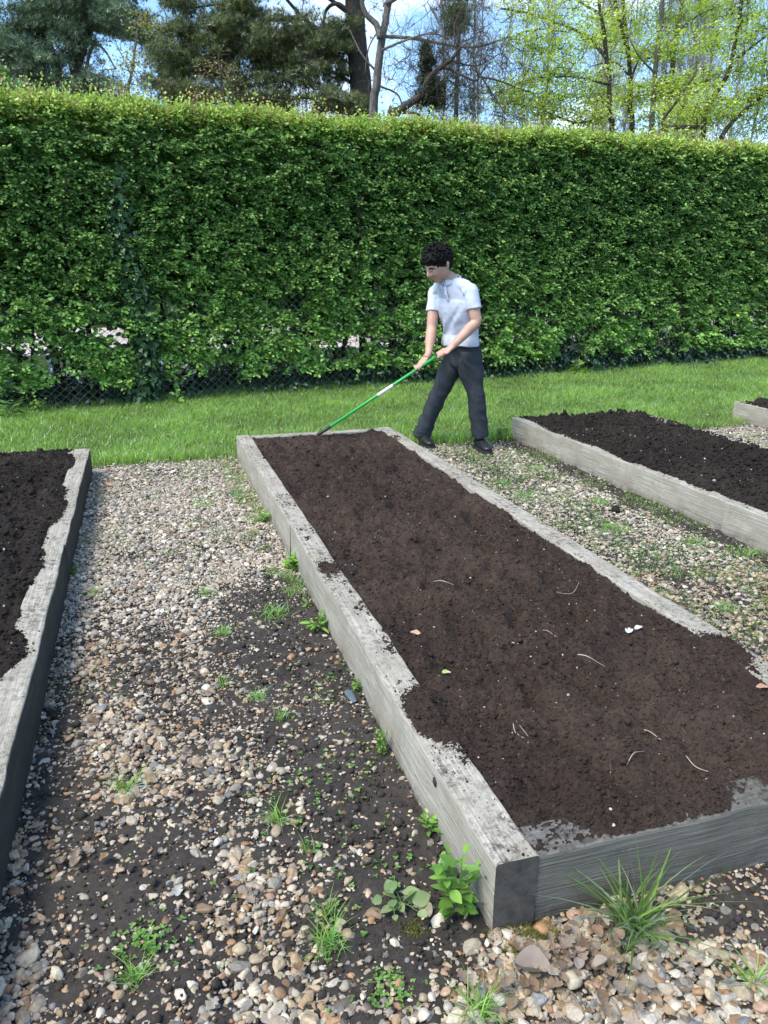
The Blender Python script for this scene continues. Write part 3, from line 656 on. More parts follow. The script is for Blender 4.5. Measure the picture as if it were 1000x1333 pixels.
V, Fs, C = leafset(c, r.normal(size=(n, 3)), HN+r.normal(0, .6, (n, 3)), 0.30+.2*r.random(n), T1(n)*1.1)
tag(mk('shrubbery', V, Fs, M['leaf'], col=C), 'low mass of green shrubs far beyond the drive behind the hedge', 'shrubs', kind='stuff')
# ------------------------------------------------------------------ trees beyond the hedge
r = np.random.default_rng(17)
def px2(pts, Y, jit=0.0):
    """main limbs measured from the photo at their real distance, wandering in depth"""
    n = len(pts); dy = np.cumsum(r.normal(0, jit, n)) if jit else np.zeros(n)
    return np.array([atY(u, v, Y+dd) for (u, v), dd in zip(pts, dy)])
def limb(pts, Y, r0, r1, jit=0.25, start=None, n=7):
    p = px2(pts, Y, jit)
    if start is not None: p[0] = start
    p = catmull(p, n); p = p+np.cumsum(r.normal(0, 0.008, p.shape), 0)*0.4; return p, np.linspace(r0, r1, len(p))
def ellpts(ell, Y, dY, n, flat=1.0):
    """random points in a foliage mass whose outline is (u,v,ru,rv) at distance Y"""
    u, v, ru, rv = ell; c = atY(u, v, Y); m = Y/FPX
    q_ = nrm(r.normal(size=(n, 3)))*r.random((n, 1))**(1/2.6)
    return c+q_*np.array([ru*m, dY, rv*m*flat])
def colonize(paths, targets, r0=0.02, r1=0.005, wob=0.06, k=5, up=0.0):
    nodes = np.concatenate([p for p, _ in paths]); main = nodes
    d0 = np.array([np.min(((main-t)**2).sum(1)) for t in targets]) if len(targets) else []
    out, rr = [], []
    for i in np.argsort(d0):
        t = targets[i]; dd = ((nodes-t)**2).sum(1)+0.6*np.maximum(0, nodes[:, 2]-t[2])**2*(1 if up else 0); j = np.argmin(dd); a = nodes[j]
        L_ = np.linalg.norm(t-a); tt = np.linspace(0, 1, k)[:, None]
        p = a+(t-a)*tt+Z*(np.sin(tt*np.pi)*L_*r.normal(0.06, .06))+np.vstack([np.zeros(3), r.normal(0, wob*L_, (k-1, 3))])*0.6
        out.append(p); f = min(1.6, 0.4+L_*0.6); rr.append(np.linspace(r0*f, r1, k)); nodes = np.vstack([nodes, p[1:]])
    return out, rr
def sprigs(pts, n, L_, rad, updir=0.4):
    """fine end twigs around points"""
    m = len(pts); b0 = np.repeat(pts, n, 0); d = nrm(r.normal(size=(m*n, 3))+updir*Z); l1 = L_*(0.4+0.8*r.random((m*n, 1)))
    mid = b0+d*l1*0.5; e = mid+nrm(d+0.5*r.normal(size=d.shape))*l1*0.5
    V1, F1 = tubes_fast(b0, mid, rad, rad*.8, 3); V2, F2 = tubes_fast(mid, e, rad*.8, rad*.4, 3)
    return [(V1, F1, None), (V2, F2, None)]
an = np.linspace(0, 2*np.pi, 9, endpoint=False)
TV = []
for i, a in enumerate(an):
    el = [0.2, 0.75, 1.2][i % 3]; dd = np.array([math.cos(a)*math.cos(el), math.sin(a)*math.cos(el), math.sin(el)]); sd_ = nrm(np.cross(dd, [0.2, 0.3, 1]))
    TV += [sd_*0.05, -sd_*0.05, dd]
TV = np.array(TV); TF = np.arange(27).reshape(9, 3)
def needles(cent, per, rad, flat, size, c0, c1):
    m = len(cent); n = m*per; p = np.repeat(cent, per, 0)+r.normal(size=(n, 3))*np.array([rad, rad, rad*flat])
    Mm = frames(Z*1.0+0.7*r.normal(size=(n, 3)), r.uniform(0, 6, n))*(size*(0.6+0.8*r.random(n)))[:, None, None]
    t = r.random((n, 1)); cl = np.repeat(0.8+0.4*r.random((m, 1)), per, 0)
    return inst(TV, TF, p, Mm, (np.array([c0])*(1-t)+np.array([c1])*t)*cl)
def tree(name, label, cat, Y, trunks, limbs, bark, group=None, fine=None, base=None):
    p0 = trunks[0][0][0]; th = thing(name, (p0[0], p0[1], 0), label, cat, group)
    for p, q_ in trunks: V, Fs = tubes([p], [q_], 12); mk('trunk', V, Fs, bark, th, smooth=True)
    if limbs[0]:
        V, Fs = tubes(*limbs, 5); parts = [(V, Fs, None)]
        V, Fs, _ = join(parts+(fine or [])); mk('branches', V, Fs, bark, th, smooth=True)
    return th
def ground_trunk(pts, Y, r0, r1, jit=0.15):
    p = px2(pts, Y, jit); g = p[0].copy(); g[2] = -0.1; g[0] += r.normal(0, .1); p = np.vstack([g[None], p]); q_ = catmull(p, 7)
    q_ = q_+np.cumsum(r.normal(0, .006, q_.shape), 0)*[1, 1, 0]; t = np.linspace(0, 1, len(q_)); return q_, r0+(r1-r0)*t+0.25*r0*np.exp(-t*14)

# blue-green pine at the left
Y = 24
tr = [ground_trunk([(112, 190), (106, 120), (100, 60), (93, 0), (88, -80), (84, -170)], Y, .26, .10), ground_trunk([(68, 190), (76, 110), (60, 50), (44, -20), (30, -90)], Y+.8, .20, .07)]
lim = [limb([(104, 80), (125, 30), (160, 25), (200, 50)], Y, .09, .03), limb([(108, 110), (120, 60), (135, 65), (150, 90)], Y, .05, .02), limb([(100, 60), (60, 40), (10, 60)], Y, .08, .03), limb([(76, 110), (30, 90), (-30, 100)], Y, .07, .03), limb([(92, 0), (140, -20), (180, 5)], Y, .07, .03), limb([(90, -40), (30, -40), (-30, -20)], Y, .06, .03), limb([(106, 120), (150, 110), (170, 120)], Y, .05, .02)]
ell = [(20, 55, 48, 34, 16), (65, 22, 50, 26, 18), (118, 14, 45, 18, 14), (162, 30, 34, 16, 10), (190, 50, 18, 10, 5), (18, 100, 40, 26, 13), (70, 92, 36, 22, 8), (100, 128, 40, 18, 8), (140, 118, 26, 22, 4), (100, 60, 22, 20, 5), (50, 130, 40, 18, 9), (130, -30, 60, 26, 16), (40, -40, 60, 30, 18), (-40, 40, 50, 60, 20), (88, -120, 60, 50, 22)]
C0 = np.concatenate([ellpts(e[:4], Y, 1.6, int(e[4]*5.4)) for e in ell])
o1, o2 = colonize(tr+lim, C0, .022, .008)
th = tree('pine_tree', 'blue-green pine with clouded foliage at the upper left above the hedge', 'tree', Y, tr, ([p for p, _ in lim]+o1, [q_ for _, q_ in lim]+o2), M['bark'], 'conifers beyond the hedge')
V, Fs, C = needles(C0, 30, 0.145, 0.5, 0.13, (0.05, 0.095, 0.055), (0.21, 0.29, 0.17)); mk('crown', V, Fs, M['needle'], th, C)

# great conifer with the thick trunk in the middle
Y = 20
tr = [ground_trunk([(470, 170), (469, 110), (464, 60), (460, 0), (456, -80), (452, -180)], Y, .29, .17, .08)]
lim = [limb([(462, 72), (430, 50), (395, 22), (365, -12)], Y, .08, .03), limb([(460, 60), (405, 57), (340, 62), (280, 76), (222, 98)], Y, .06, .02), limb([(464, 112), (427, 92), (390, 100), (330, 112), (262, 128)], Y, .05, .02),
       limb([(466, 138), (400, 128), (330, 131), (250, 137)], Y, .05, .015), limb([(458, 20), (400, -14), (320, 2), (240, 12)], Y, .05, .02), limb([(428, 92), (400, 70), (370, 80), (330, 112), (312, 125)], Y-.6, .05, .02), limb([(395, 22), (340, 25), (300, 20)], Y, .06, .02),
       limb([(460, 20), (440, 5), (425, 15), (422, 45)], Y-.5, .05, .03), limb([(466, 8), (500, -30), (560, -20), (600, 5), (603, 28)], Y, .05, .015), limb([(380, 62), (350, 90), (320, 118)], Y+.4, .035, .015), limb([(400, 58), (372, 90), (345, 125)], Y+.5, .03, .012)]
ell = [(313, 20, 30, 11, 9), (300, 48, 52, 15, 14), (272, 78, 30, 18, 10), (228, 85, 26, 24, 11), (236, 46, 18, 12, 5), (243, 6, 20, 10, 4), (392, 42, 56, 16, 10), (426, 68, 30, 14, 7), (262, 124, 28, 11, 8), (350, 133, 62, 7, 8), (420, 98, 38, 10, 4), (310, 112, 12, 20, 4), (430, 132, 32, 9, 5), (466, 140, 15, 14, 4), (350, 70, 34, 12, 6), (598, 22, 15, 14, 4), (215, 120, 18, 14, 4), (300, -40, 100, 26, 14), (420, -60, 80, 30, 12), (480, -120, 90, 50, 16), (375, 112, 40, 9, 3), (360, 88, 50, 12, 6), (340, 60, 50, 12, 6), (445, 40, 16, 10, 3)]
C0 = np.concatenate([ellpts(e[:4], Y, 1.3, int(e[4]*7.0), .9) for e in ell])
o1, o2 = colonize(tr+lim, C0, .020, .006)
ex = np.concatenate([ellpts((390, 100, 80, 40), Y, 1.2, 60), ellpts((340, 90, 60, 40), Y, 1.2, 40)])
o3, o4 = colonize(lim, ex, .016, .004)
th = tree('cedar_tree', 'broad dark conifer with thick brown trunk and drooping limbs above the middle of the hedge', 'tree', Y, tr, ([p for p, _ in lim]+o1+o3, [q_ for _, q_ in lim]+o2+o4), M['bark'], 'conifers beyond the hedge', sprigs(ex, 4, .5, .004))
V, Fs, C = needles(C0, 28, 0.125, 0.42, 0.11, (0.05, 0.07, 0.028), (0.24, 0.27, 0.11)); mk('crown', V, Fs, M['needle'], th, C)

# forked grey tree beside it
Y = 18.6
tr = [ground_trunk([(486, 165), (490, 110), (495, 60), (505, 0), (512, -80)], Y, .105, .06, .05)]
lim = [limb([(495, 50), (490, 32), (474, 14), (468, -20)], Y, .08, .04, .1), limb([(495, 48), (536, 50), (575, 57), (600, 61), (624, 61), (661, 49), (702, 38), (740, 42)], Y, .038, .015, .12), limb([(497, 66), (526, 54), (560, 45), (590, 52)], Y, .03, .012), limb([(492, 95), (470, 70), (455, 40)], Y+.3, .03, .01),
       limb([(490, 110), (520, 125), (525, 150)], Y, .025, .01), limb([(503, 5), (550, -20), (585, 0)], Y, .05, .015), limb([(500, 30), (480, 60), (474, 95)], Y, .02, .01), limb([(561, 10), (575, 40), (576, 60)], Y, .03, .012)]
ex = np.concatenate([ellpts((560, 40, 80, 50), Y, 1.5, 75), ellpts((640, 70, 60, 60), Y, 1.5, 55), ellpts((530, 110, 45, 50), Y, 1.2, 60), ellpts((560, -50, 110, 50), Y, 2, 70)])
o1, o2 = colonize(tr+lim, ex, .017, .004, .09)
tree('bare_tree', 'pale grey forked tree, almost leafless, right beside the thick brown trunk', 'tree', Y, tr, ([p for p, _ in lim]+o1, [q_ for _, q_ in lim]+o2), M['bark_pale'], 'bare trees beyond the hedge', sprigs(ex, 7, .45, .0035))

# crooked tree with dark clumps
Y = 17.5
tr = [ground_trunk([(508, 172), (515, 148), (531, 135), (547, 124), (555, 104), (567, 92), (583, 78), (596, 60)], Y, .10, .03, .05)]
lim = [limb([(567, 92), (583, 90), (601, 99), (619, 107), (626, 98)], Y, .035, .015, .1), limb([(596, 60), (590, 40), (600, 10)], Y, .03, .01), limb([(520, 146), (545, 150), (560, 165)], Y, .04, .01), limb([(625, 100), (650, 105), (690, 120)], Y, .025, .008), limb([(583, 78), (620, 85), (650, 70)], Y, .02, .008), limb([(626, 98), (640, 120), (660, 150)], Y, .02, .008)]
ex = np.concatenate([ellpts((600, 100, 60, 50), Y, 1.2, 70), ellpts((650, 110, 50, 50), Y, 1.2, 60), ellpts((560, 100, 40, 50), Y, 1.0, 50)])
o1, o2 = colonize(tr+lim, ex, .014, .004, .1)
th = tree('crooked_tree', 'crooked leaning bare tree hung with dark ivy clumps, rising right of the thick trunk', 'tree', Y, tr, ([p for p, _ in lim]+o1, [q_ for _, q_ in lim]+o2), M['bark'], 'bare trees beyond the hedge', sprigs(ex, 7, .42, .0035))
C0 = np.concatenate([ellpts((564, 125, 12, 18), Y, .25, 26), ellpts((556, 76, 7, 14), Y, .18, 14), ellpts((548, 132, 10, 8), Y, .2, 8), ellpts((552, 100, 6, 8), Y, .15, 6)])
V, Fs, C = needles(C0, 26, .06, 1.0, .10, (0.018, 0.026, 0.012), (0.05, 0.065, 0.03)); mk('crown', V, Fs, M['needle'], th, C)

# thin straight conifer
Y = 27
tr = [ground_trunk([(592, 170), (594, 100), (596, 40), (597, -40), (597, -100)], Y, .09, .02, .02)]
ex = np.concatenate([ellpts((595, 130, 32, 30), Y, .7, 60), ellpts((596, 70, 22, 40), Y, .5, 50), ellpts((596, 0, 14, 50), Y, .4, 40)])
o1, o2 = colonize(tr, ex-Z*.1, .014, .005, .04)
th = tree('slender_conifer', 'thin straight young conifer with wispy branches, seen behind the crooked tree', 'tree', Y, tr, (o1, o2), M['bark'], 'conifers beyond the hedge')
V, Fs, C = needles(ex, 7, .14, .5, .12, (0.03, 0.05, 0.03), (0.08, 0.11, 0.07)); mk('crown', V, Fs, M['needle'], th, C)

# spring-green broadleaf trees at the right
def leafy(name, label, Y, trunks, lims, ells, dY, per, lsize, cols, bark, group, crad=.19, tw=(.016, .004), nsub=8, extra=40):
    C0 = np.concatenate([ellpts(e[:4], Y, dY, int(e[4]*nsub)) for e in ells])
    ex = np.concatenate([ellpts((e[0], e[1], e[2]*1.3, e[3]*1.6), Y, dY, max(1, int(extra*e[4]/30))) for e in ells])
    o1, o2 = colonize(trunks+lims, np.vstack([C0, ex]), *tw, .05)
    th = tree(name, label, 'tree', Y, trunks, ([p for p, _ in lims]+o1, [q_ for _, q_ in lims]+o2), bark, group, sprigs(ex, 5, .4, .004))
    n = len(C0)*per; m = len(C0)
    p = np.repeat(C0, per, 0)+r.normal(size=(n, 3))*np.array([crad, crad, crad*0.28]); t = r.random((n, 1))
    cl = np.repeat(0.8+0.35*r.random((m, 1)), per, 0)
    V, Fs, C = leafset(p, r.normal(size=(n, 3))*[1, 1, .3]-Z*.35, Z+0.4*r.normal(size=(n, 3)), lsize*(.6+.7*r.random(n)), (np.array([cols[0]])*(1-t)+np.array([cols[1]])*t)*cl, IV, IF)
    mk('crown', V, Fs, M['maple'], th, C); return th
YG = ((0.27, 0.35, 0.05), (0.52, 0.58, 0.13)); G = 'spring-green trees beyond the hedge'
Y = 18
leafy('maple_tree', 'spring-green tree with a slim dark trunk, leftmost of the yellow-green trees behind the hedge', Y,
      [ground_trunk([(796, 190), (795, 150), (793, 90), (786, 36), (781, 0), (776, -70)], Y, .06, .03, .02)],
      [limb([(792, 80), (770, 55), (748, 40), (687, 18), (650, 12)], Y, .045, .015), limb([(795, 150), (750, 160), (700, 140), (670, 135)], Y, .03, .01), limb([(794, 110), (750, 100), (700, 100)], Y, .03, .01), limb([(784, 20), (740, -5), (700, -20)], Y, .03, .01)],
      [(690, 58, 34, 8, 7), (668, 122, 28, 16, 9), (720, 95, 36, 14, 8), (700, 145, 46, 14, 9), (765, 150, 40, 14, 8), (690, 8, 36, 9, 5), (755, 18, 44, 12, 7), (745, 62, 30, 12, 5), (770, 110, 30, 14, 5), (730, 125, 36, 10, 5)], 1.2, 24, .058, YG, M['bark'], G)
Y = 20
leafy('maple_tree', 'spring-green tree whose dark trunk forks high into two stems behind the hedge', Y,
      [ground_trunk([(822, 190), (821, 140), (820, 108), (817, 62), (803, 18), (796, -40)], Y, .07, .035, .02), limb([(818, 70), (815, 40), (812, 0), (806, -70)], Y, .06, .04, .05)],
      [limb([(820, 108), (840, 60), (865, 30)], Y, .03, .01), limb([(820, 100), (800, 80), (770, 85)], Y, .025, .01)],
      [(830, 25, 46, 12, 7), (790, 45, 30, 12, 5), (825, 75, 40, 12, 5), (800, 125, 34, 12, 6), (850, 122, 40, 12, 7), (820, -40, 70, 30, 12)], 1.2, 24, .062, YG, M['bark'], G)
Y = 19
leafy('maple_tree', 'spring-green tree with two parallel grey stems, in the middle of the leafy group at right', Y,
      [ground_trunk([(846, 190), (848, 150), (852, 90), (856, 43), (861, 0), (866, -70)], Y, .07, .04, .02), ground_trunk([(862, 190), (868, 150), (875, 94), (880, 43), (889, 0), (900, -70)], Y+.6, .07, .04, .02)],
      [limb([(880, 43), (910, 20), (950, 5)], Y, .03, .01), limb([(852, 95), (830, 70), (815, 40)], Y, .025, .01), limb([(870, 130), (900, 110), (940, 100)], Y, .03, .01)],
      [(880, 112, 40, 12, 8), (905, 14, 50, 13, 8), (858, 60, 30, 14, 5), (905, 60, 34, 12, 5), (872, 155, 44, 12, 8), (900, -50, 80, 30, 12)], 1.2, 24, .062, YG, M['bark_pale'], G)
Y = 16.5
leafy('maple_tree', 'spring-green tree with slanting dark branches, rightmost above the hedge', Y,
      [ground_trunk([(912, 195), (918, 150), (930, 128), (950, 97), (960, 58), (966, 30), (975, -50)], Y, .06, .03, .02)],
      [limb([(915, 165), (863, 162), (885, 128), (906, 97), (908, 80)], Y, .04, .012), limb([(939, 180), (957, 155), (1000, 120), (1040, 100)], Y, .05, .02), limb([(930, 128), (960, 130), (1000, 125)], Y, .03, .01), limb([(955, 80), (980, 60), (1020, 30)], Y, .03, .01), limb([(925, 185), (905, 178), (885, 190)], Y, .02, .01)],
      [(958, 48, 44, 15, 8), (976, 10, 30, 12, 5), (960, 88, 40, 10, 6), (978, 128, 32, 12, 6), (925, 150, 44, 12, 9), (900, 130, 34, 12, 7), (990, 165, 30, 16, 6), (1020, 80, 40, 50, 12), (960, -50, 60, 30, 10), (870, 178, 40, 9, 5)], 1.1, 24, .055, YG, M['bark'], G)
# pale saplings at the left
leafy('young_tree', 'wispy sapling with pale yellow leaves between the left pine and the dark conifer', 19, [ground_trunk([(168, 150), (172, 100), (178, 50), (184, 15)], 19, .05, .015, .03)], [limb([(172, 100), (158, 70), (150, 50)], 19, .015, .006, .05)],
      [(170, 85, 20, 24, 5), (186, 32, 12, 14, 3), (160, 120, 20, 16, 4)], .5, 12, .06, ((0.16, 0.15, 0.05), (0.34, 0.31, 0.13)), M['bark_pale'], 'saplings beyond the hedge', .16)
leafy('young_tree', 'brownish twiggy sapling standing in front of the dark conifer foliage', 18, [ground_trunk([(292, 150), (290, 110), (284, 70)], 18, .04, .012, .03)], [limb([(290, 120), (270, 95), (262, 80)], 18, .012, .005, .05)],
      [(285, 100, 26, 20, 4), (275, 128, 30, 10, 3)], .5, 10, .05, ((0.15, 0.11, 0.05), (0.26, 0.2, 0.09)), M['bark'], 'saplings beyond the hedge', .16)
leafy('young_tree', 'fresh green bushy sapling at the far left edge above the hedge', 17, [ground_trunk([(2, 150), (0, 110), (-6, 70)], 17, .05, .02, .03)], [limb([(0, 120), (20, 100), (26, 90)], 17, .012, .005, .05)],
      [(2, 118, 22, 18, 12), (-30, 100, 30, 30, 12)], .6, 14, .07, ((0.06, 0.13, 0.03), (0.15, 0.26, 0.06)), M['bark'], 'saplings beyond the hedge', .16)

# slender bare trees in the distance: three kinds, copied
def slender(seed):
    rr_ = np.random.default_rng(seed); H = 15.0; t = np.linspace(0, 1, 12)
    p = np.stack([np.cumsum(rr_.normal(0, .10, 12)), np.cumsum(rr_.normal(0, .10, 12)), t*H], -1); p[:, :2] -= p[0, :2]
    P0, P1, ra, rb = [], [], [], []
    for k in range(70):
        i = rr_.uniform(1.5, 10.9); a = p[int(i)]+(p[int(i)+1]-p[int(i)])*(i % 1); d = nrm(np.array([rr_.normal(), rr_.normal(), 2.4])); l_ = rr_.uniform(.8, 2.8)*(1.15-i/13)
        q_ = a
        for s_ in range(4):
            e = q_+d*l_/4; P0.append(q_); P1.append(e); ra.append(.015*(1-s_*.22)); rb.append(.015*(1-(s_+1)*.22)+.002)
            for u_ in range(4):
                b0 = q_+(e-q_)*rr_.random(); dd = nrm(d+0.8*rr_.normal(size=3)); ll = rr_.uniform(.25, .8); P0.append(b0); P1.append(b0+dd*ll); ra.append(.006); rb.append(.003)
            d = nrm(d+0.22*rr_.normal(size=3)+0.10*Z); q_ = e
    return p, np.linspace(.055, .012, 12), np.array(P0), np.array(P1), np.array(ra), np.array(rb)
protos = []
lab = ['slender bare tree of the distant thicket, {} behind the spring-green trees', '', '']
spots = []
for i in range(30):
    Yd = r.uniform(27, 44); u = r.uniform(610, 1010) if i < 28 else r.uniform(500, 620); spots.append((u, Yd))
for u, v_ in ((30, 38), (345, 36), (410, 40)): spots.append((u, v_))
spots.sort()
WORDS = {0: 'left pine', 1: 'gap between the pine and the big conifer', 2: 'big dark conifer'}
def far_label(i, u, Yd):
    if u < 100: return 'slender bare tree far behind the left pine'
    if u < 180: return 'slender bare tree far behind the pale sapling at upper left'
    if u < 260: return 'slender bare tree far behind the left end of the dark conifer'
    if u < 380: return 'slender bare tree seen through the boughs of the dark conifer'
    if u < 480: return 'slender bare tree far behind the thick conifer trunk'
    if u < 640: k = [s_ for s_ in spots if 480 <= s_[0] < 640].index((u, Yd)); return ORD[k]+' slender bare tree from the left in the gap behind the crooked tree'
    k = [s_ for s_ in spots if s_[0] >= 640].index((u, Yd)); return ORD[k]+' slender bare tree from the left behind the yellow-green trees'
ORD = 'first second third fourth fifth sixth seventh eighth ninth tenth eleventh twelfth thirteenth fourteenth fifteenth sixteenth seventeenth eighteenth nineteenth twentieth twenty-first twenty-second twenty-third twenty-fourth twenty-fifth twenty-sixth twenty-seventh twenty-eighth twenty-ninth thirtieth'.split()
for i, (u, Yd) in enumerate(spots):
    x = atY(u, 300, Yd)[0]; k = i % 3; lb = far_label(i, u, Yd)
    if i < 3:
        p, q_, P0, P1, ra, rb = slender(40+i); o3_ = np.array([x, Yd, -.05])
        th = thing('slender_tree', o3_, lb, 'tree', 'slender bare trees far beyond the hedge')
        V, Fs = tubes([p+o3_], [q_], 6); mk('trunk', V, Fs, M['birch'], th, smooth=True)
        V, Fq = tubes_fast(P0+o3_, P1+o3_, ra, rb, 3); mk('branches', V, Fq, M['birch'], th); protos.append(th)
    else:
        o = protos[k].copy(); link(o); o.location = (x, Yd, -.05); o.rotation_euler = (0, 0, r.uniform(0, 6.28)); s_ = r.uniform(.8, 1.25); o.scale = (s_, s_, s_); o['label'] = lb
        for ch in list(protos[k].children): c = ch.copy(); link(c); c.parent = o
# ------------------------------------------------------------------ the person raking
def loft(pts, rads, side, k=16, n=4, ends=True, power=2.0):
    """smooth tube with elliptical sections: rads (a along side, b across)"""
    pts = np.asarray(pts, float); rads = np.asarray(rads, float)
    if rads.ndim == 1: rads = np.stack([rads, rads], -1)
    c = catmull(np.hstack([pts, rads]), n); p = c[:, :3]; q_ = np.maximum(c[:, 3:], 1e-4)
    t = nrm(np.gradient(p, axis=0)); s = np.asarray(side, float)
    if s.ndim == 1: s = np.broadcast_to(s, p.shape)
    x = nrm(s-(s*t).sum(1, keepdims=True)*t); y = np.cross(t, x)
    an = np.arange(k)*2*np.pi/k; ca, sa = np.cos(an), np.sin(an); e = 2/power
    ca, sa = np.sign(ca)*np.abs(ca)**e, np.sign(sa)*np.abs(sa)**e
    V = (p[:, None]+q_[:, 0][:, None, None]*ca[None, :, None]*x[:, None]+q_[:, 1][:, None, None]*sa[None, :, None]*y[:, None]).reshape(-1, 3)
    m = len(p); i = np.arange(m-1)[:, None]*k; j = np.arange(k)[None]; j2 = (j+1) % k
    Q = np.stack([i+j, i+j2, i+k+j2, i+k+j], -1).reshape(-1, 4); fs = [Q]
    if ends:
        V = np.vstack([V, p[0], p[-1]]); e_ = np.arange(k)
        fs.append(np.concatenate([np.stack([np.full(k, m*k), (e_+1) % k, e_], -1), np.stack([np.full(k, m*k+1), (m-1)*k+e_, (m-1)*k+(e_+1) % k], -1)]))
    return V, fs, None
def ball(c, rx, ry=None, rz=None, Rm=None, sub=3):
    V0, F0 = ico(sub); V = V0*np.array([rx, ry or rx, rz or rx]); V = V@Rm.T if Rm is not None else V
    return V+np.asarray(c), [F0], None
def fuse(name, pieces, mat, parent, voxel=0.006, smooth=3, disp=None):
    """join closed pieces into ONE continuous surface"""
    V, Fs, _ = join(pieces); o = mk('tmp', V, Fs, None)
    md = o.modifiers.new('r', 'REMESH'); md.mode = 'VOXEL'; md.voxel_size = voxel; md.use_smooth_shade = True
    if smooth: ms = o.modifiers.new('s', 'SMOOTH'); ms.factor = 0.5; ms.iterations = smooth
    dg = bpy.context.evaluated_depsgraph_get(); dg.update(); me = bpy.data.meshes.new_from_object(o.evaluated_get(dg))
    n = len(me.vertices); co = np.empty(n*3, np.float32); me.vertices.foreach_get('co', co); co = co.reshape(-1, 3).astype(float)
    if disp is not None:
        no = np.empty(n*3, np.float32); me.vertex_normals.foreach_get('vector', no); co = co+no.reshape(-1, 3)*disp(co)[:, None]
    faces = [tuple(p.vertices) for p in me.polygons]; q_ = np.array([f for f in faces if len(f) == 4]); t_ = np.array([f for f in faces if len(f) == 3])
    bpy.data.objects.remove(o); bpy.data.meshes.remove(me)
    return mk(name, co, [q_, t_], mat, parent, smooth=True)
b = NB('skin'); o = b.obj()
c = b.ramp(b.noise(o, 14, 4), [(0.3, (0.46, 0.255, 0.185)), (0.7, (0.56, 0.34, 0.255))]); nd = b.n('BsdfPrincipled', Base_Color=c, Roughness=0.5)
nd.inputs['Subsurface Weight'].default_value = 0.12; nd.inputs['Subsurface Radius'].default_value = (0.02, 0.008, 0.004); nd.inputs['Specular IOR Level'].default_value = .35
m_skin = b.done(nd.outputs[0])
def m_cloth(name, c, sc1, bump): 
    b = NB(name); o = b.obj(); f = b.noise(o, 7, 4, .6); g_ = b.noise(o, sc1, 2, .5)
    return b.done(pbsdf(b, b.ramp(f, [(.3, tuple(x*.88 for x in c)), (.7, tuple(min(1, x*1.1) for x in c))]), .9, .15, b.bump(g_, .002, bump)))
m_shirt = m_cloth('pale_blue_cotton', (0.54, 0.57, 0.66), 300, .3); m_trous = m_cloth('charcoal_wool', (0.038, 0.043, 0.050), 400, .4)
m_shoe = m_plain('black_leather', (0.014, 0.014, 0.017), .45, .5, 0, .3, 20); m_sole = m_plain('black_rubber', (0.02, 0.02, 0.02), .8)
m_hair = m_plain('black_hair', (0.006, 0.005, 0.005), .75, .2, 0, .4, 60)
m_lips = m_plain('lips', (0.38, 0.13, 0.11), .5); m_dark = m_plain('dark_brown', (0.02, 0.013, 0.01), .35, .5)
m_white = m_plain('white_enamel', (0.75, 0.75, 0.72), .4)
person = thing('person', (0.62, 6.70, 0), 'person in pale blue polo shirt and charcoal trousers, bending slightly and pulling a green-handled rake', 'person')
# rake first: its line decides the hands
RT = atY(411, 566.5, 6.33); RT[2] = 0.185; RH = atY(581, 455.5, 6.47)
rd = nrm(RH-RT); RLn = np.linalg.norm(RH-RT)
def on(t): return RT+rd*t*RLn
sideL = nrm(np.array([0.80, -0.60, 0]))      # towards the person's left (nearer the camera)
fwd = nrm(np.array([-0.60, -0.80, 0]))
# joints (world), measured against the photo
pel = atY(603, 462, 6.76); wst = atY(600, 436, 6.73); chs = atY(594, 398, 6.69); nkb = atY(586, 368, 6.66)
shL = atY(613, 377, 6.56); shR = atY(567, 379, 6.80)
elL = atY(620, 419, 6.52); wrL = atY(591, 449, 6.46); elR = atY(562, 427, 6.72); wrR = atY(558, 460, 6.58)
hipL = atY(612, 474, 6.69); hipR = atY(591, 472, 6.83); knL = atY(620, 520, 6.64); knR = atY(569, 518, 6.80)
anL = atY(625, 567, 6.66); anR = atY(549, 567, 6.86)
hL, hR = on(0.965), on(0.80)
hc = atY(570.0, 346, 6.60)
Rz = Matrix.Rotation(R(-52), 3, 'Z'); Rx = Matrix.Rotation(R(28), 3, 'X'); Ry = Matrix.Rotation(R(4), 3, 'Y')
HM = np.array(Rz @ Rx @ Ry); HS = 1.17
def hd(x, y, z): return hc+HM@(np.array([x, y, z])*HS)
def head_mesh():
    V0, F0 = ico(5); V = V0.copy(); x, y, z = V.T.copy()
    # skull: width .075, depth .098, height .115 ; face looks along -y, chin at z = -.115
    X = x*0.074; Y = y*0.096; Zz = z*0.116
    low = np.clip(-z, 0, 1); frontm = np.clip(-y, 0, 1)
    X *= 1-0.34*low**1.5; Y = np.where(y > 0, Y*(1-0.50*low**1.2), Y*(1-0.14*low)); Y -= 0.006*low
    X *= 1-0.10*np.clip(-z-0.1, 0, 1)*frontm
    g = lambda cx, cz, sx, sz: np.exp(-((X-cx)/sx)**2-((Zz-cz)/sz)**2)*(y < 0)
    Y -= 0.021*g(0, -0.022, .011, .015)+0.013*g(0, -0.004, .008, .020)+0.006*g(0.011, -.028, .006, .006)+0.006*g(-0.011, -.028, .006, .006)   # nose
    Y += 0.010*g(0.031, 0.006, .017, .011)+0.010*g(-0.031, 0.006, .017, .011)       # sockets
    Y -= 0.006*g(0.030, 0.026, .022, .008)+0.006*g(-0.030, 0.026, .022, .008)       # brow
    Y -= 0.006*g(0, -0.056, .020, .006)+0.005*g(0, -0.066, .017, .006)              # lips
    Y += 0.003*g(0, -0.061, .018, .0022)
    Y -= 0.010*g(0, -0.098, .022, .016)                                              # chin
    Y -= 0.005*g(0.042, -0.028, .020, .020)+0.005*g(-0.042, -0.028, .020, .020)      # cheeks
    return (hc+(np.stack([X, Y, Zz], -1)*HS)@HM.T), [F0], None
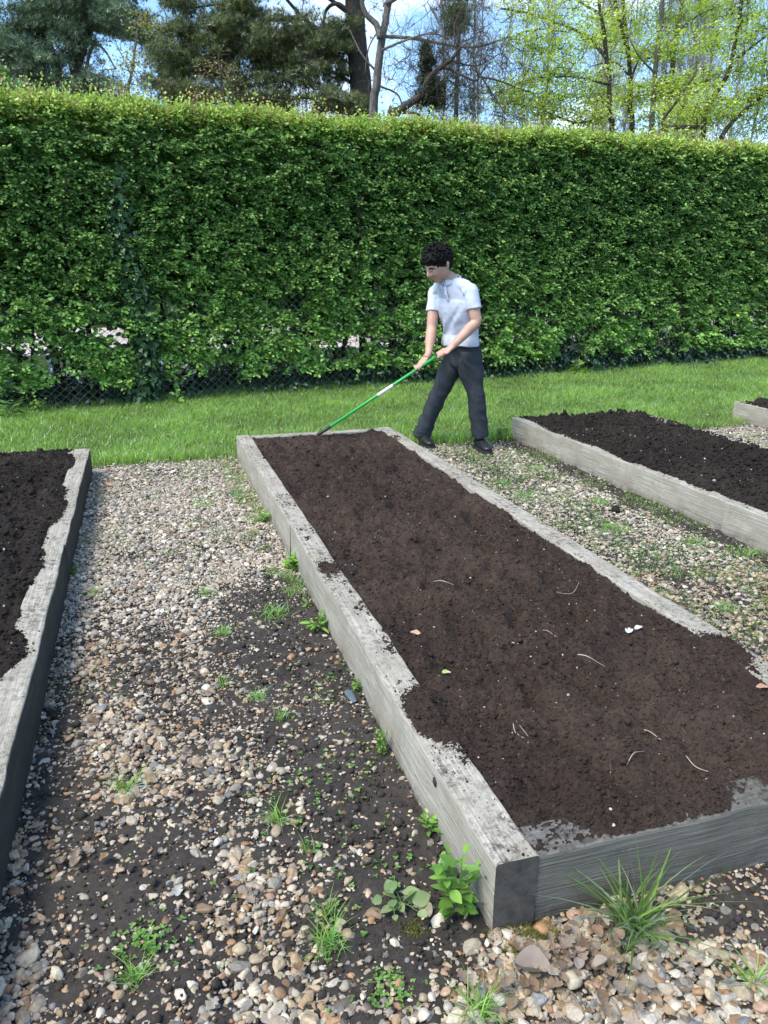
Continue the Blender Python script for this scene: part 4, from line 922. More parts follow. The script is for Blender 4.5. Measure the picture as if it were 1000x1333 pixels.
bodyp = [head_mesh()]
for sx in (1, -1):   # ears
    bodyp.append(loft([hd(sx*.072, .012, -.028), hd(sx*.080, .016, -.008), hd(sx*.084, .022, .014), hd(sx*.078, .018, .030)], [(.006, .006), (.007, .012), (.007, .016), (.005, .009)], HM@np.array([1, 0, 0]), 10))
bodyp.append(loft([hd(0, .018, -.04), hd(0, .030, -.095), nkb+np.array([0, 0, .03]), nkb-np.array([0, 0, .06])], [.052, .054, .058, .075], sideL))
bodyp.append(loft([nkb-Z*.03, chs+Z*.02, wst, pel, pel-Z*.07], [(.12, .07), (.155, .10), (.135, .09), (.155, .10), (.10, .08)], sideL))
def arm(sh, el, wr, hand, s):
    return loft([sh+(sh-el)*.06, sh, sh+(el-sh)*.35, sh+(el-sh)*.75, el, el+(wr-el)*.3, el+(wr-el)*.7, wr, wr+(hand-wr)*.35], [.038, .044, .047, .048, .043, .045, .037, .029, .029], s)
bodyp.append(arm(shL, elL, wrL, hL, fwd)); bodyp.append(arm(shR, elR, wrR, hR, fwd))
for h_, k_, a_ in ((hipL, knL, anL), (hipR, knR, anR)): bodyp.append(loft([h_, h_+(k_-h_)*.5, k_, k_+(a_-k_)*.35, a_, a_-Z*.04], [.085, .072, .055, .052, .038, .04], sideL))
def hand(c, wr, idx, curl=200):
    """hand wrapped round the rake: c grip centre on the handle, idx = direction along the handle towards the index finger"""
    out = []; pdir = wr-c; pdir = nrm(pdir-(pdir@rd)*rd); q_ = nrm(np.cross(idx, pdir)); q_ = q_ if q_@(-fwd) < 0 else -q_   # fingers go over the far side, thumb nearer
    Rr = 0.0125+0.0085
    kn = [c+idx*((1.5-i)*0.0195)+pdir*(Rr+.006)+q_*0.014 for i in range(4)]
    palm0 = wr; pc = c+pdir*(Rr+.016)-q_*0.010
    out.append(loft([wr, wr+(pc-wr)*.45, pc+(pc-wr)*.05, c+pdir*(Rr+.004)+q_*0.016], [(.028, .020), (.036, .019), (.041, .017), (.038, .012)], idx, 14))
    for i in range(4):
        L_ = [1.0, 1.12, 1.05, .85][i]; a0 = R(20); a1 = R(curl*L_*(0.95+.05*i)); aa = np.linspace(a0, a1, 7); base = c+idx*((1.5-i)*0.0198)
        p = [kn[i]]+[base+pdir*math.cos(a)*Rr+q_*math.sin(a)*Rr+idx*0.001*j for j, a in enumerate(aa)]
        out.append(loft(p, [.0095, .0098, .0092, .0090, .0092, .0086, .0080, .0066], idx, 10, 3))
    tb = c+idx*0.040+pdir*(Rr+.018)-q_*0.014
    out.append(loft([pc-q_*.004+pdir*.016, tb, c+idx*0.050+pdir*Rr*.7-q_*Rr*.9, c+idx*0.045-q_*(Rr+.002)-pdir*.004, c+idx*0.034-q_*Rr*.8-pdir*Rr*.7], [.016, .0135, .0115, .0105, .0075], idx, 10, 3))
    return out
bodyp += hand(hL, wrL, -rd, 190)+hand(hR, wrR, -rd, 175)
fuse('body', bodyp, m_skin, person, 0.0042, 2)
# trousers
legs = []
for h_, k_, a_, cuff in ((hipL, knL, anL, .074), (hipR, knR, anR, .078)):
    legs.append(loft([h_+Z*.10, h_, h_+(k_-h_)*.3, h_+(k_-h_)*.65, k_, k_+(a_-k_)*.5, a_-(a_-k_)*.08, a_+(a_-k_)*.02], [(.085, .102), (.101, .107), (.095, .098), (.082, .084), (.075, .077), (.072, .076), (cuff*.98, cuff*1.02), (cuff*.93, cuff)], sideL, 20))
legs.append(loft([wst+Z*.02, wst-Z*.04, pel+Z*.01, pel-Z*.075, pel-Z*.12], [(.138, .098), (.142, .105), (.168, .122), (.150, .115), (.08, .075)], sideL, 24))
def wr_t(co):
    s = (co@sideL); f = co@fwd; zz = co[:, 2]
    d = 0.011*fbm(s*9+f*3, zz*6+s*7, 201, 3)+0.010*np.sin((zz*1.0+s*1.3)*30+3*fbm(s*5, zz*5, 202, 2))*np.clip(fbm(s*4, zz*5, 203, 2)+.05, 0, 1)+0.004*np.abs(fbm(s*16, zz*3, 204, 2))
    cuffz = np.clip((0.20-zz)/0.10, 0, 1); d += cuffz*0.006*fbm(s*9, zz*26, 207, 2)
    return d
fuse('trousers', legs, m_trous, person, 0.0062, 3, wr_t)
# polo shirt
hem = wst-Z*.075
yoke = (lambda r1, r2: loft([shL-Z*.01, shL+(nkb-shL)*.35+Z*.006, nkb+(shL-nkb)*.28-Z*.004, nkb-Z*.018, nkb+(shR-nkb)*.28-Z*.004, shR+(nkb-shR)*.35+Z*.006, shR-Z*.01], [(.054, .052), (.060, .058), (.066, .062), (.076, .066), (.066, .062), (.060, .058), (.054, .052)], fwd, 18))(0, 0)
sh = [loft([nkb+Z*.015, nkb-Z*.025, chs+Z*.055, chs-Z*.02, wst+Z*.04, hem+Z*.02, hem-Z*.012], [(.066, .062), (.120, .080), (.178, .118), (.174, .122), (.158, .116), (.168, .126), (.166, .128)], sideL, 28, 5)]
sh.append(loft([nkb-Z*.05-fwd*.02, nkb-Z*.01-fwd*.018, nkb+Z*.018-fwd*.024, nkb+Z*.040-fwd*.034], [(.105, .085), (.084, .076), (.072, .066), (.062, .050)], sideL, 22))
for s_, e_, f_ in ((shL, elL, .60), (shR, elR, .56)):
    inn_ = s_+(nkb-s_)*.25-Z*.03
    sh.append(loft([inn_+Z*.0, s_-Z*.004, s_+(e_-s_)*.25, s_+(e_-s_)*f_*.8, s_+(e_-s_)*f_], [(.062, .055), (.060, .058), (.060, .062), (.061, .064), (.062, .064)], fwd, 18))
sh.append(yoke)
def wr_s(co):
    s = co@sideL; zz = co[:, 2]; f = co@fwd
    d = 0.005*fbm(s*8, zz*6+s*7, 211, 3)
    d += 0.007*np.sin((zz*0.8-s*1.1)*46+2.2*fbm(s*5, zz*5, 212, 2))*np.clip(fbm(s*3.3, zz*3.7, 213, 2)+.25, 0, 1)*np.clip((1.32-zz)/.2, .25, 1)
    return d+0.004*np.sin(s*55+f*20)*np.clip((hem[2]+.12-zz)/.12, 0, 1)
fuse('shirt', sh, m_shirt, person, 0.006, 2, wr_s)
# collar, placket and buttons
up = nrm(nkb-chs)
for sg in (1, -1):
    ring = []
    for a in np.linspace(0.12, 1.0, 12):
        th_ = math.pi*a; e = nkb+sideL*sg*math.sin(th_)*.066-fwd*(-math.cos(th_))*0.062
        ring.append(e+Z*(0.020+0.016*(1-math.cos(th_))/2*0+0.018*max(0, -math.cos(th_)*-1*0+(1-a*0)*0)))
    ring = np.array([nkb+sideL*sg*math.sin(a)*(.066+.008*math.sin(a))+fwd*(math.cos(a)*.072-.012)+Z*(.004+.046*(1-math.cos(a))/2) for a in np.linspace(0.10, math.pi, 12)])
    V = []; n_ = len(ring)
    for off, dz in ((.002, .016), (.012, .006), (.020, -.016), (.016, -.019), (.004, 0.0)):
        for i, p in enumerate(ring): o_ = nrm((p-nkb)*[1, 1, 0]); fr_ = 1+0.7*math.exp(-(i/1.6)**2); V.append(p+o_*off*fr_+Z*dz*fr_)
    Q = [[j*n_+i, j*n_+i+1, ((j+1) % 5)*n_+i+1, ((j+1) % 5)*n_+i] for j in range(5) for i in range(n_-1)]
    mk('collar', V, np.array(Q), m_shirt, person, smooth=True)
pl0 = nkb+fwd*.075-Z*.012; pl1 = chs+fwd*.128+Z*.045
V = [];
for t in np.linspace(0, 1, 6):
    p = pl0+(pl1-pl0)*t+fwd*(.016*math.sin(math.pi*t))
    for sx, o_ in ((-.014, 0), (-.013, .004), (.013, .004), (.014, 0)): V.append(p+sideL*sx+fwd*o_)
pk = mk('placket', V, np.array([[j*4+i, j*4+i+1, j*4+4+i+1, j*4+4+i] for j in range(5) for i in range(3)]), m_shirt, person, smooth=True)
for t in (.3, .62, .92):
    p = pl0+(pl1-pl0)*t+fwd*(.016*math.sin(math.pi*t)+.005); V, Fs, _ = ball(p, .0055, .0055, .0055, None, 2); mk('button', V, Fs, m_white, person, smooth=True)
V, Fs, _ = loft([pel+Z*.055-fwd*.02+sideL*.02]*1+[wst-Z*.055], [(.02, .02), (.02, .02)], sideL, 8)
# shoes
for a_, dr in ((anL, nrm(np.array([0.30, -0.95, 0]))), (anR, nrm(np.array([0.42, -0.90, 0])))):
    g_ = np.array([a_[0], a_[1], 0.012]); sd2 = np.cross(dr, Z)
    pts = [g_-dr*.075+Z*.05, g_-dr*.06+Z*.05, g_+Z*.055, g_+dr*.07+Z*.045, g_+dr*.14+Z*.034, g_+dr*.185+Z*.028, g_+dr*.20+Z*.024]
    sp = [loft(pts, [(.018, .03), (.036, .045), (.041, .052), (.045, .042), (.047, .032), (.036, .024), (.014, .012)], sd2, 16), loft([g_+Z*.04-dr*.01, a_+Z*.02-dr*.005], [(.042, .048), (.040, .045)], sd2, 14)]
    so_ = fuse('shoe', sp, m_shoe, person, .006, 2)
    V = []; out_ = [(-.085, .026), (-.07, .038), (0, .040), (.06, .046), (.13, .050), (.18, .040), (.207, .018)]
    poly = [g_+dr*x+sd2*y for x, y in out_]+[g_+dr*x-sd2*y for x, y in out_[::-1]]
    n_ = len(poly); V = [p+Z*0.018 for p in poly]+[p-Z*0.012 for p in poly]
    o_ = mk('sole', V, [np.array([[i, (i+1) % n_, n_+(i+1) % n_, n_+i] for i in range(n_)])[:, ::-1], np.array([list(range(n_))[::-1]]), np.array([list(range(n_, 2*n_))])], m_sole, None)
    o_.parent = so_; o_.location = (0, 0, 0); o_.matrix_parent_inverse = Matrix.Translation(-Vector(_orig[person.name]))
# hair: curly mop over the skull
hv = [ball(hd(0, .016, .040), .086*HS, .100*HS, .092*HS, HM, 4), ball(hd(0, -.045, .082), .066*HS, .050*HS, .040*HS, HM, 3), ball(hd(0, .070, .0), .066*HS, .040*HS, .062*HS, HM, 3)]
r = np.random.default_rng(23)
for i in range(330):
    d = nrm(r.normal(size=3)); 
    if d[2] < -0.25 and d[1] < 0.35: continue
    if d[1] < -0.35 and d[2] < 0.42: continue
    if abs(d[0]) > .6 and d[2] < 0.05 and d[1] < .55: continue
    if d[2] < -.55: continue
    p = hd(*(np.array([0, .010, .036])+d*np.array([.084, .106, .094])*r.uniform(.93, 1.07)))
    hv.append(ball(p, r.uniform(.008, .016)*HS, None, None, None, 1))
for i in range(40):   # fringe
    x = r.uniform(-.062, .062); p = hd(x, -.088+abs(x)*.35-r.random()*.012, .052+r.random()*.035); hv.append(ball(p, r.uniform(.009, .014)*HS, None, None, None, 1))
for i in range(210):   # curls
    d = nrm(r.normal(size=3)+np.array([0, -.1, .55]))
    if (d[1] < -0.35 and d[2] < 0.40) or (d[2] < 0.0 and d[1] < .5): continue
    p = np.array([0, .010, .036])+d*np.array([.090, .112, .102])*r.uniform(.95, 1.05); t_ = frames(d[None])[0]; ph = r.uniform(0, 6.28); rr_ = r.uniform(.006, .010)
    hv.append(loft([hd(*(p+t_@np.array([math.cos(ph+a)*rr_, math.sin(ph+a)*rr_, .004*a]))) for a in np.linspace(0, 4.6, 6)], [.0042]*5+[.002], Z, 6, 2))
def hd_(co): return 0.0045*fbm(co[:, 0]*70+co[:, 1]*30, co[:, 2]*70, 5, 3)
fuse('hair', hv, m_hair, person, .0032, 1, hd_)
for sx in (1, -1):
    V, Fs, _ = ball(hd(sx*.031, -.0775, .006), .0125*HS, .008*HS, .0062*HS, HM, 3); ey = mk('eye', V, Fs, m_white, person, smooth=True)
    V, Fs, _ = ball(hd(sx*.031-.001, -.0838, .0045), .0058*HS, .003*HS, .0058*HS, HM, 2); ii = mk('iris', V, Fs, m_dark, None, smooth=True); ii.parent = ey; ii.matrix_parent_inverse = Matrix.Translation(-Vector(_orig[person.name]))
    V, Fs, _ = loft([hd(sx*.044, -.079, .012), hd(sx*.031, -.0865, .0145), hd(sx*.018, -.084, .009)], [.0018, .0028, .0015], Z, 8); mk('eyelid', V, Fs, m_dark, person, smooth=True)
    V, Fs, _ = loft([hd(sx*.052, -.080, .026), hd(sx*.036, -.0925, .033), hd(sx*.016, -.0955, .028)], [(.002, .003), (.003, .005), (.003, .004)], HM@np.array([0, -1.0, 0]), 8); mk('eyebrow', V, Fs, m_hair, person, smooth=True)
V, Fs, _ = loft([hd(-.021, -.0865, -.060), hd(-.008, -.0955, -.0575), hd(.008, -.0955, -.0575), hd(.021, -.0865, -.060)], [.0015, .0042, .0042, .0015], Z, 8); mk('lips', V, Fs, m_lips, person, smooth=True)
V, Fs, _ = loft([hd(-.017, -.089, -.0625), hd(0, -.096, -.064), hd(.017, -.089, -.0625)], [.0012, .0024, .0012], Z, 8); mk('mouth', V, Fs, m_dark, person, smooth=True)
gl = []; gr_ = []
for sx in (1, -1):
    a = np.linspace(0, 2*np.pi, 18); gl.append(np.array([hd(sx*.032+.021*math.cos(t)*1.05, -.099+abs(math.cos(t))*0*.01+.006*(sx*math.cos(t)+1)/2, .002+.017*math.sin(t)) for t in a])); gr_.append(np.full(18, .0011))
    gl.append(np.array([hd(sx*.054, -.092, .008), hd(sx*.070, -.045, .012), hd(sx*.080, .006, .012)])); gr_.append(np.full(3, .0012))
gl.append(np.array([hd(-.011, -.100, .006), hd(0, -.103, .009), hd(.011, -.100, .006)])); gr_.append(np.full(3, .0012))
V, Fs = tubes(gl, gr_, 5); mk('glasses', V, Fs, m_plain('silver_wire', (0.55, 0.55, 0.56), .3, .6, .8), person, smooth=True)

# ------------------------------------------------------------------ the rake
rk = thing('rake', RT, 'green-handled rake held by the person, its head sunk in the brown soil', 'rake')
m_green = m_plain('green_enamel', (0.02, 0.33, 0.06), .35, .5, 0, .06, 20); m_grip = m_plain('black_grip', (0.02, 0.025, 0.03), .6); m_steel = m_plain('dark_steel', (0.05, 0.055, 0.055), .5, .5, .6, .3, 25)
def stick(name, t0, t1, ra, mat, k=16):
    V, Fs = tubes([np.array([on(t0), on(t0+.002), on((t0+t1)/2), on(t1-.002), on(t1)])], [[ra*.8, ra, ra, ra, ra*.8]], k); return mk(name, V, Fs, mat, rk, smooth=True)
stick('handle', .10, .925, .0125, m_green); stick('grip', .92, 1.03, .0145, m_grip); stick('socket', .012, .115, .0145, m_steel)
stick('label_sleeve', .475, .595, .0129, m_white)
hx = nrm(np.cross(rd, Z)); hb = on(.0)-Z*.020
V, Fs, _ = loft([hb-hx*.17, hb, hb+hx*.17], [(.010, .006)]*3, rd, 10, 3); hdm = mk('rake_head', V, Fs, m_steel, rk, smooth=True)
down = nrm(-Z*.9-rd*.3)
for i in range(12):
    p = hb+hx*(i-5.5)*.029; V, Fs, _ = loft([p, p+down*.04-rd*.004, p+down*.075-rd*.014], [.0042, .0036, .0012], hx, 8, 3)
    o_ = mk('tine', V, Fs, m_steel, None, smooth=True); o_.parent = hdm; o_.matrix_parent_inverse = Matrix.Translation(-Vector(_orig[rk.name]))
# ------------------------------------------------------------------ small plants on the paths
r = np.random.default_rng(31)
def gz_(p): w_, v_ = p@B, p@A; return float(path_h(np.array(w_), np.array(v_)))
GT = 'grass tufts growing in the gravel'
def tuft(u, v, n, ln, spread, label, wd=.004, lean=(.25, 1.0), c=((0.11, 0.24, 0.03), (0.24, 0.42, 0.08)), group=GT, name='grass_tuft', rad=.012, dry=.05):
    g = at(u, v, 0); g[2] = gz_(g)-.003; th = thing(name, g, label, 'grass tuft', group)
    ln = ln*(1.1 if ln < .1 else 1); n = int(n*1.3); q_ = r.normal(size=(n, 3))*[rad, rad, 0]+g; t = green(n, r, *c)*(1.2 if ln < .2 else 1); t = np.where(r.random((n, 1)) < dry, np.array([[.4, .34, .18]]), t)
    V, Fs, C = blades(q_, ln*r.uniform(.45, 1.1, n), wd, r.uniform(lean[0], lean[1], n)*spread, t, r, 5); mk('blades', V, Fs, M['grassm'], th, C, smooth=True); return th
tuft(822, 1222, 75, .23, 1.3, 'big grass tuft with long arching blades against the dark near end of the centre bed', .0062, (.2, 1.1), ((0.07, 0.14, 0.03), (0.19, 0.30, 0.07)), rad=.022)
tuft(622, 1322, 60, .085, 1.2, 'spiky grass tuft at the bottom edge below the leafy weed', .0034, (.5, 1.2), ((0.10, 0.20, .03), (.24, .38, .09)))
tuft(428, 1236, 75, .085, 1.1, 'bright green grass tuft in the lower middle of the left path', .003)
tuft(424, 1192, 40, .055, 1.1, 'small dull tuft just above the bright green one on the left path', .0026)
tuft(166, 1028, 40, .085, 1.3, 'sprawling grass tuft in dense gravel near the left bed', .003, (.6, 1.3))
tuft(176, 1275, 70, .055, 1.0, 'low soft grass tuft beside the clover patch at lower left', .0025, (.4, 1.3))
tuft(360, 1068, 40, .06, 1.2, 'rosette-like grass tuft on bare earth halfway up the left path', .003, (.6, 1.3))
tuft(401, 1110, 22, .055, 1.2, 'thin sparse grass tuft on bare earth below the rosette-like one', .0022)
tuft(336, 910, 50, .05, 1.3, 'flat grass tuft on the bare earth beside the centre bed', .003, (.7, 1.4))
tuft(290, 828, 60, .065, 1.2, 'roundish grass tuft in the middle of the left path', .003, (.5, 1.2))
tuft(292, 893, 34, .045, 1.3, 'small yellowish tuft below the roundish one in mid path', .003)
tuft(358, 802, 90, .06, 1.2, 'wide low grass tuft nearest the centre bed on the left path', .0032, (.4, 1.2), rad=.035)
tuft(264, 659, 90, .05, 1.3, 'bright low grass tuft near the far end of the left path', .004, (.4, 1.2), rad=.04)
tuft(366, 935, 34, .045, 1.3, 'faint pale grass tuft on earth beside the timber side', .0026)
tuft(270, 775, 44, .05, 1.3, 'thin grass tuft among small stones by the left bed', .003, rad=.03)
tuft(118, 772, 60, .055, 1.4, 'flat grass tuft against the dark side of the left bed', .003, (.7, 1.4), rad=.03)
tuft(985, 1283, 26, .07, 1.3, 'small green grass tuft in gravel at the lower right corner', .004, (.7, 1.3))
G2 = 'grass tufts on the right path'
for u, v, lb in ((652, 628, 'light green grass tuft nearest the right shoe on the right path'), (683, 646, 'bright grass tuft beside the centre bed timber on the right path'), (779, 655, 'grass tuft below the seedling by the right bed'), (908, 708, 'grass tuft in mid path where the right path leaves the frame'), (947, 796, 'lowest grass tuft of the right path, beside the dirty timber'), (974, 722, 'grass tuft close to the right frame edge on the right path'), (798, 690, 'broad tuft in the centre of the right path'), (700, 612, 'small tuft beside the far part of the right path')):
    tuft(u, v, 80, .055, 1.3, lb, .0042, (.3, 1.2), group=G2, rad=.035)
# broad-leaved weeds
ts = np.linspace(0, 1, 7); wv_ = np.array([0, .62, .95, 1, .86, .5, 0.02])*.5
OV = np.concatenate([[(0, t, -.10*t*t) for t in ts], [(-w2, t, .10*w2*2-.10*t*t) for w2, t in zip(wv_, ts)], [(w2, t, .10*w2*2-.10*t*t) for w2, t in zip(wv_, ts)]])
OF = [np.array([[i, i+1, 7+i+1, 7+i] for i in range(6)]+[[i+1, i, 14+i, 14+i+1] for i in range(6)])]
def weed(u, v, label, cat, stems, H, lsz, wid, c0, c1, spread=.5, pairs=4, group='broad-leaved weeds beside the beds', name='weed', lean=None, zup=.0, M_=None, P0=None):
    g = at(u, v, 0) if P0 is None else np.array(P0, float); g[2] = (gz_(g) if P0 is None else g[2])-.003; th = thing(name, g, label, cat, group); paths, rads = [], []; Pp, Y_, Z_, S_, C_ = [], [], [], [], []
    for k in range(stems):
        a = r.uniform(0, 6.28); d = np.array([math.cos(a), math.sin(a), 0])*spread*r.uniform(.2, 1)+(lean if lean is not None else 0); hh = H*r.uniform(.55, 1.1) if k else H
        t = np.linspace(0, 1, 6)[:, None]; p = g+d*hh*t**1.3+Z*hh*(t-.2*np.linalg.norm(d)*t*t); paths.append(p); rads.append(np.linspace(.0022, .001, 6))
        for j in range(pairs):
            f = (j+1)/pairs; q_ = g+d*hh*f**1.3+Z*hh*(f-.2*np.linalg.norm(d)*f*f); az = r.uniform(0, 6.28)
            for sg in (0, math.pi):
                y = np.array([math.cos(az+sg), math.sin(az+sg), r.uniform(-.1, .7)]); y = nrm(y); st = q_+y*lsz*.28
                paths.append(np.array([q_, (q_+st)/2+Z*.001, st])); rads.append(np.array([.001, .0009, .0008]))
                Pp.append(st); Y_.append(y); Z_.append(Z+0.35*r.normal(size=3)-y*.3); S_.append(lsz*r.uniform(.6, 1.1)*(1-.35*f*(f > .8))); tt = r.random(); C_.append((np.array(c0)*(1-tt)+np.array(c1)*tt)*(1+.25*f))
    V0 = OV*np.array([wid, 1, 1]); V, Fs, C = leafset(np.array(Pp), np.array(Y_), np.array(Z_), np.array(S_), np.array(C_), V0, OF)
    mk('leaves', V, Fs, M['leaf'], th, C, smooth=True); V, Fs = tubes(paths, rads, 5); tag(mk('stems', V, Fs, m_stem, th, smooth=True), kind='stuff'); return th
m_stem = m_plain('green_stem', (0.10, 0.17, 0.05), .6)
LG = ((0.10, 0.22, 0.035), (0.24, 0.42, 0.07))
weed(598, 1196, 'tall leafy green weed standing against the near left corner of the centre bed', 'weed', 6, .21, .046, .60, (.075, .17, .03), (.20, .36, .06), .38, 5)
weed(523, 1180, 'spindly seedling with a few dull leaves left of the tall leafy weed', 'weed', 4, .055, .046, .75, (.10, .17, .06), (.22, .28, .12), 1.4, 2)
weed(561, 1088, 'fresh green weed tucked against the timber above the tall leafy one', 'weed', 5, .07, .035, .45, *LG, .7, 3)
weed(498, 985, 'thin upright weed growing in the gap along the centre bed side', 'weed', 7, .10, .016, .5, *LG, .35, 5)
weed(382, 742, 'bright clump of leaves against the centre bed side, the farthest of the larger weeds', 'weed', 9, .09, .045, .5, (.12, .27, .03), (.27, .48, .06), .6, 4)
weed(418, 822, 'narrow-leaved weed against the centre bed side beside bare earth', 'weed', 7, .06, .055, .28, *LG, .8, 3)
weed(398, 792, 'very small pale weed close above the narrow-leaved one', 'weed', 4, .04, .025, .45, *LG, .8, 3)
weed(466, 900, 'dark green little weed beside the blue-grey slate', 'weed', 4, .035, .028, .5, (.06, .14, .03), (.15, .27, .05), .9, 3)
weed(93, 750, 'small dark weed hugging the dark side of the left bed', 'weed', 5, .05, .04, .5, (.06, .15, .03), (.14, .28, .05), .8, 3)
weed(330, 612, 'grassy weed at the far left corner of the centre bed', 'weed', 10, .06, .04, .2, *LG, .6, 3)
weed(347, 680, 'narrow green weed halfway along the far part of the bed side', 'weed', 8, .07, .045, .25, *LG, .6, 3)
weed(812, 622, 'small upright seedling against the pale side of the right bed', 'weed', 4, .10, .05, .4, (.07, .15, .04), (.18, .30, .08), .5, 3)
weed(653, 572, 'leafy weed at the far left corner of the right bed', 'weed', 7, .15, .07, .5, (.09, .20, .03), (.2, .38, .06), .6, 4)
weed(0, 0, 'dock plant with broad leaves at the foot of the hedge by the left edge', 'weed', 6, .22, .16, .5, (.07, .15, .04), (.15, .28, .07), .5, 2, P0=at(14, 548))
weed(0, 0, 'yellow-green leafy sprig at the foot of the hedge in the left part', 'weed', 5, .18, .07, .6, (.16, .28, .03), (.30, .42, .07), .5, 4, P0=at(53, 540))
weed(0, 0, 'pale-leaved sprig hanging over the fence beside the climbing ivy', 'weed', 6, .36, .075, .8, (.12, .22, .06), (.24, .36, .12), .3, 4, P0=at(172, 528))
weed(0, 0, 'yellow-green maple seedling at the foot of the hedge behind the right bed', 'weed', 5, .20, .11, .8, (.16, .28, .03), (.28, .42, .06), .5, 3, P0=at(751, 488))
weed(0, 0, 'single broad-leaved weed at the edge of the lawn below the climbing ivy', 'weed', 3, .14, .12, .4, (.12, .24, .04), (.24, .38, .08), .4, 2, P0=at(230, 527))
# clover patch and tiny seedlings
def specks(name, label, cat, w_, v_, size, c0, c1, kind='stuff', up=.004):
    n = len(w_); k = ~in_bed(w_, v_, .004) & (v_ < lawn_edge(w_)); w_, v_ = w_[k], v_[k]; n = len(w_); P_, C_ = [], []
    c = W(w_, v_, path_h(w_, v_)+up+.006*r.random(n)); az = r.uniform(0, 6.28, n); out = []
    t = r.random((n, 1)); cc = np.array([c0])*(1-t)+np.array([c1])*t; ss = size*r.uniform(.5, 1.3, n)
    for a in (0, 2.09, 4.19): y = np.stack([np.cos(az+a), np.sin(az+a), 0*az+.25], -1); out.append(leafset(c, y, Z+.3*r.normal(size=(n, 3)), ss, cc, OV*np.array([.8, 1, 1]), OF))
    V, Fs, C = join(out); return tag(mk(name, V, Fs, M['leaf'], col=C), label, cat, kind=kind)
cl = [(180, 1225, .032, 50), (508, 1292, .03, 55), (200, 1232, .02, 30), (450, 1010, .10, 40), (100, 900, .1, 30), (400, 1000, .12, 60), (430, 900, .09, 60), (250, 700, .3, 260), (330, 640, .12, 160), (690, 640, .3, 500), (820, 690, .35, 600), (940, 740, .3, 500), (640, 600, .2, 260), (350, 1200, .2, 40), (480, 1130, .10, 40)]
W1 = np.concatenate([r.normal(float(at(u, v)@B), s_, n) for u, v, s_, n in cl]); V1_ = np.concatenate([r.normal(float(at(u, v)@A), s_, n) for u, v, s_, n in cl])
specks('seedlings', 'tiny clover-like seedlings dotted between the stones of both paths', 'seedlings', W1, V1_, .0085, (.07, .17, .03), (.20, .36, .08))
# short grass thinly spread through the right path and along timber feet
n = 24000; gw_ = np.concatenate([r.uniform(2.02, 3.25, n), r.uniform(4.6, 5.85, 5000), r.uniform(.50, .665, 5200), r.uniform(-.44, .6, 5500)]); gv_ = np.concatenate([r.uniform(1.6, 6.4, n), r.uniform(4.8, 6.6, 5000), r.uniform(3.4, 6.35, 5200), r.uniform(4.0, 6.4, 5500)])
f = fbm(gw_*3.2, gv_*3.2, 301, 3); k = (f > np.where(gw_ > 2, -.10, .16)) & ~in_bed(gw_, gv_, .003) | ((gw_ > .5) & (gw_ < .67) & (f > -.2) & (r.random(len(f)) < .5) & (gv_ > 4.6)); gw_, gv_ = gw_[k], gv_[k]; n = len(gw_)
V, Fs, C = blades(W(gw_, gv_, path_h(gw_, gv_)), r.uniform(.015, .045, n)*np.where(gw_ < .67, 1.2, 1), .0036, r.uniform(.3, 1.3, n), green(n, r, (.12, .22, .04), (.27, .38, .10)), r, 2)
tag(mk('sparse_grass', V, Fs, M['grassm'], col=C), 'short thin grass creeping through the gravel and along the timber feet', 'grass', kind='stuff')
# moss
n = 2600; mm = np.array([at(*q_) for q_ in ((655, 1218), (690, 1222), (672, 1240), (710, 1218), (540, 1215))]); i = r.integers(0, 5, n); p = mm[i]+r.normal(size=(n, 3))*[.016, .012, 0]; p[:, 2] = .004+.010*r.random(n)
V, Fs, C = blades(p, .009*r.uniform(.5, 1.2, n), .0022, r.uniform(.2, .9, n), green(n, r, (.10, .11, .012), (.24, .22, .03)), r, 2); tag(mk('moss', V, Fs, M['grassm'], col=C), 'olive moss cushions at the foot of the near timber corner', 'moss', kind='stuff')
# dead leaves
def curl_leaf(p, size, rot, tilt, c, curl=.5, lobes=0):
    a = np.linspace(0, 1, 11); w2 = np.sin(a*np.pi)**.7*.36*(1+(.35*np.sin(a*22) if lobes else 0)); V = []
    for s_ in (-1, -.5, 0, .5, 1):
        for t, ww in zip(a, w2): V.append((s_*ww, t-.5, abs(s_)**1.5*ww*curl*1.6+curl*(t-.5)**2*.9+.04*math.sin(t*9+s_*3)))
    V = np.array(V)*size; Rm = np.array(Matrix.Rotation(rot, 3, 'Z') @ Matrix.Rotation(tilt, 3, 'X')); V = V@Rm.T+p
    F = np.array([[j*11+i, j*11+i+1, (j+1)*11+i+1, (j+1)*11+i] for j in range(4) for i in range(10)]); return V, [F], np.repeat(np.array([c]), len(V), 0)
cols = [(.28, .20, .14), (.34, .26, .19), (.20, .13, .085), (.25, .16, .10), (.38, .31, .25)]
P_ = []
for (cu, cv_, sp_, n) in ((775, 1262, .07, 60), (730, 1250, .05, 14), (700, 1290, .05, 10), (640, 1290, .04, 5), (300, 1180, .10, 3), (110, 1120, .04, 7), (60, 1080, .03, 4), (240, 1260, .1, 3), (300, 602, .35, 22), (130, 622, .10, 14), (640, 570, .2, 14), (800, 560, .2, 8), (930, 548, .1, 6), (385, 600, .3, 6), (240, 575, .4, 12), (640, 545, .3, 10), (350, 545, .5, 10)):
    for i in range(n):
        p = at(cu, cv_)+r.normal(size=3)*[sp_, sp_, 0]
        if in_bed(p@B, p@A, .02): continue
        p[2] = (.016+.022*r.random()) if p@A < 6.4 else .05+.03*r.random(); P_.append(curl_leaf(p, r.uniform(.018, .042), r.uniform(0, 6.28), r.normal(0, .35), np.array(cols[r.integers(0, 5)])*r.uniform(.6, 1.0), r.uniform(.1, .7), r.random() < .6))
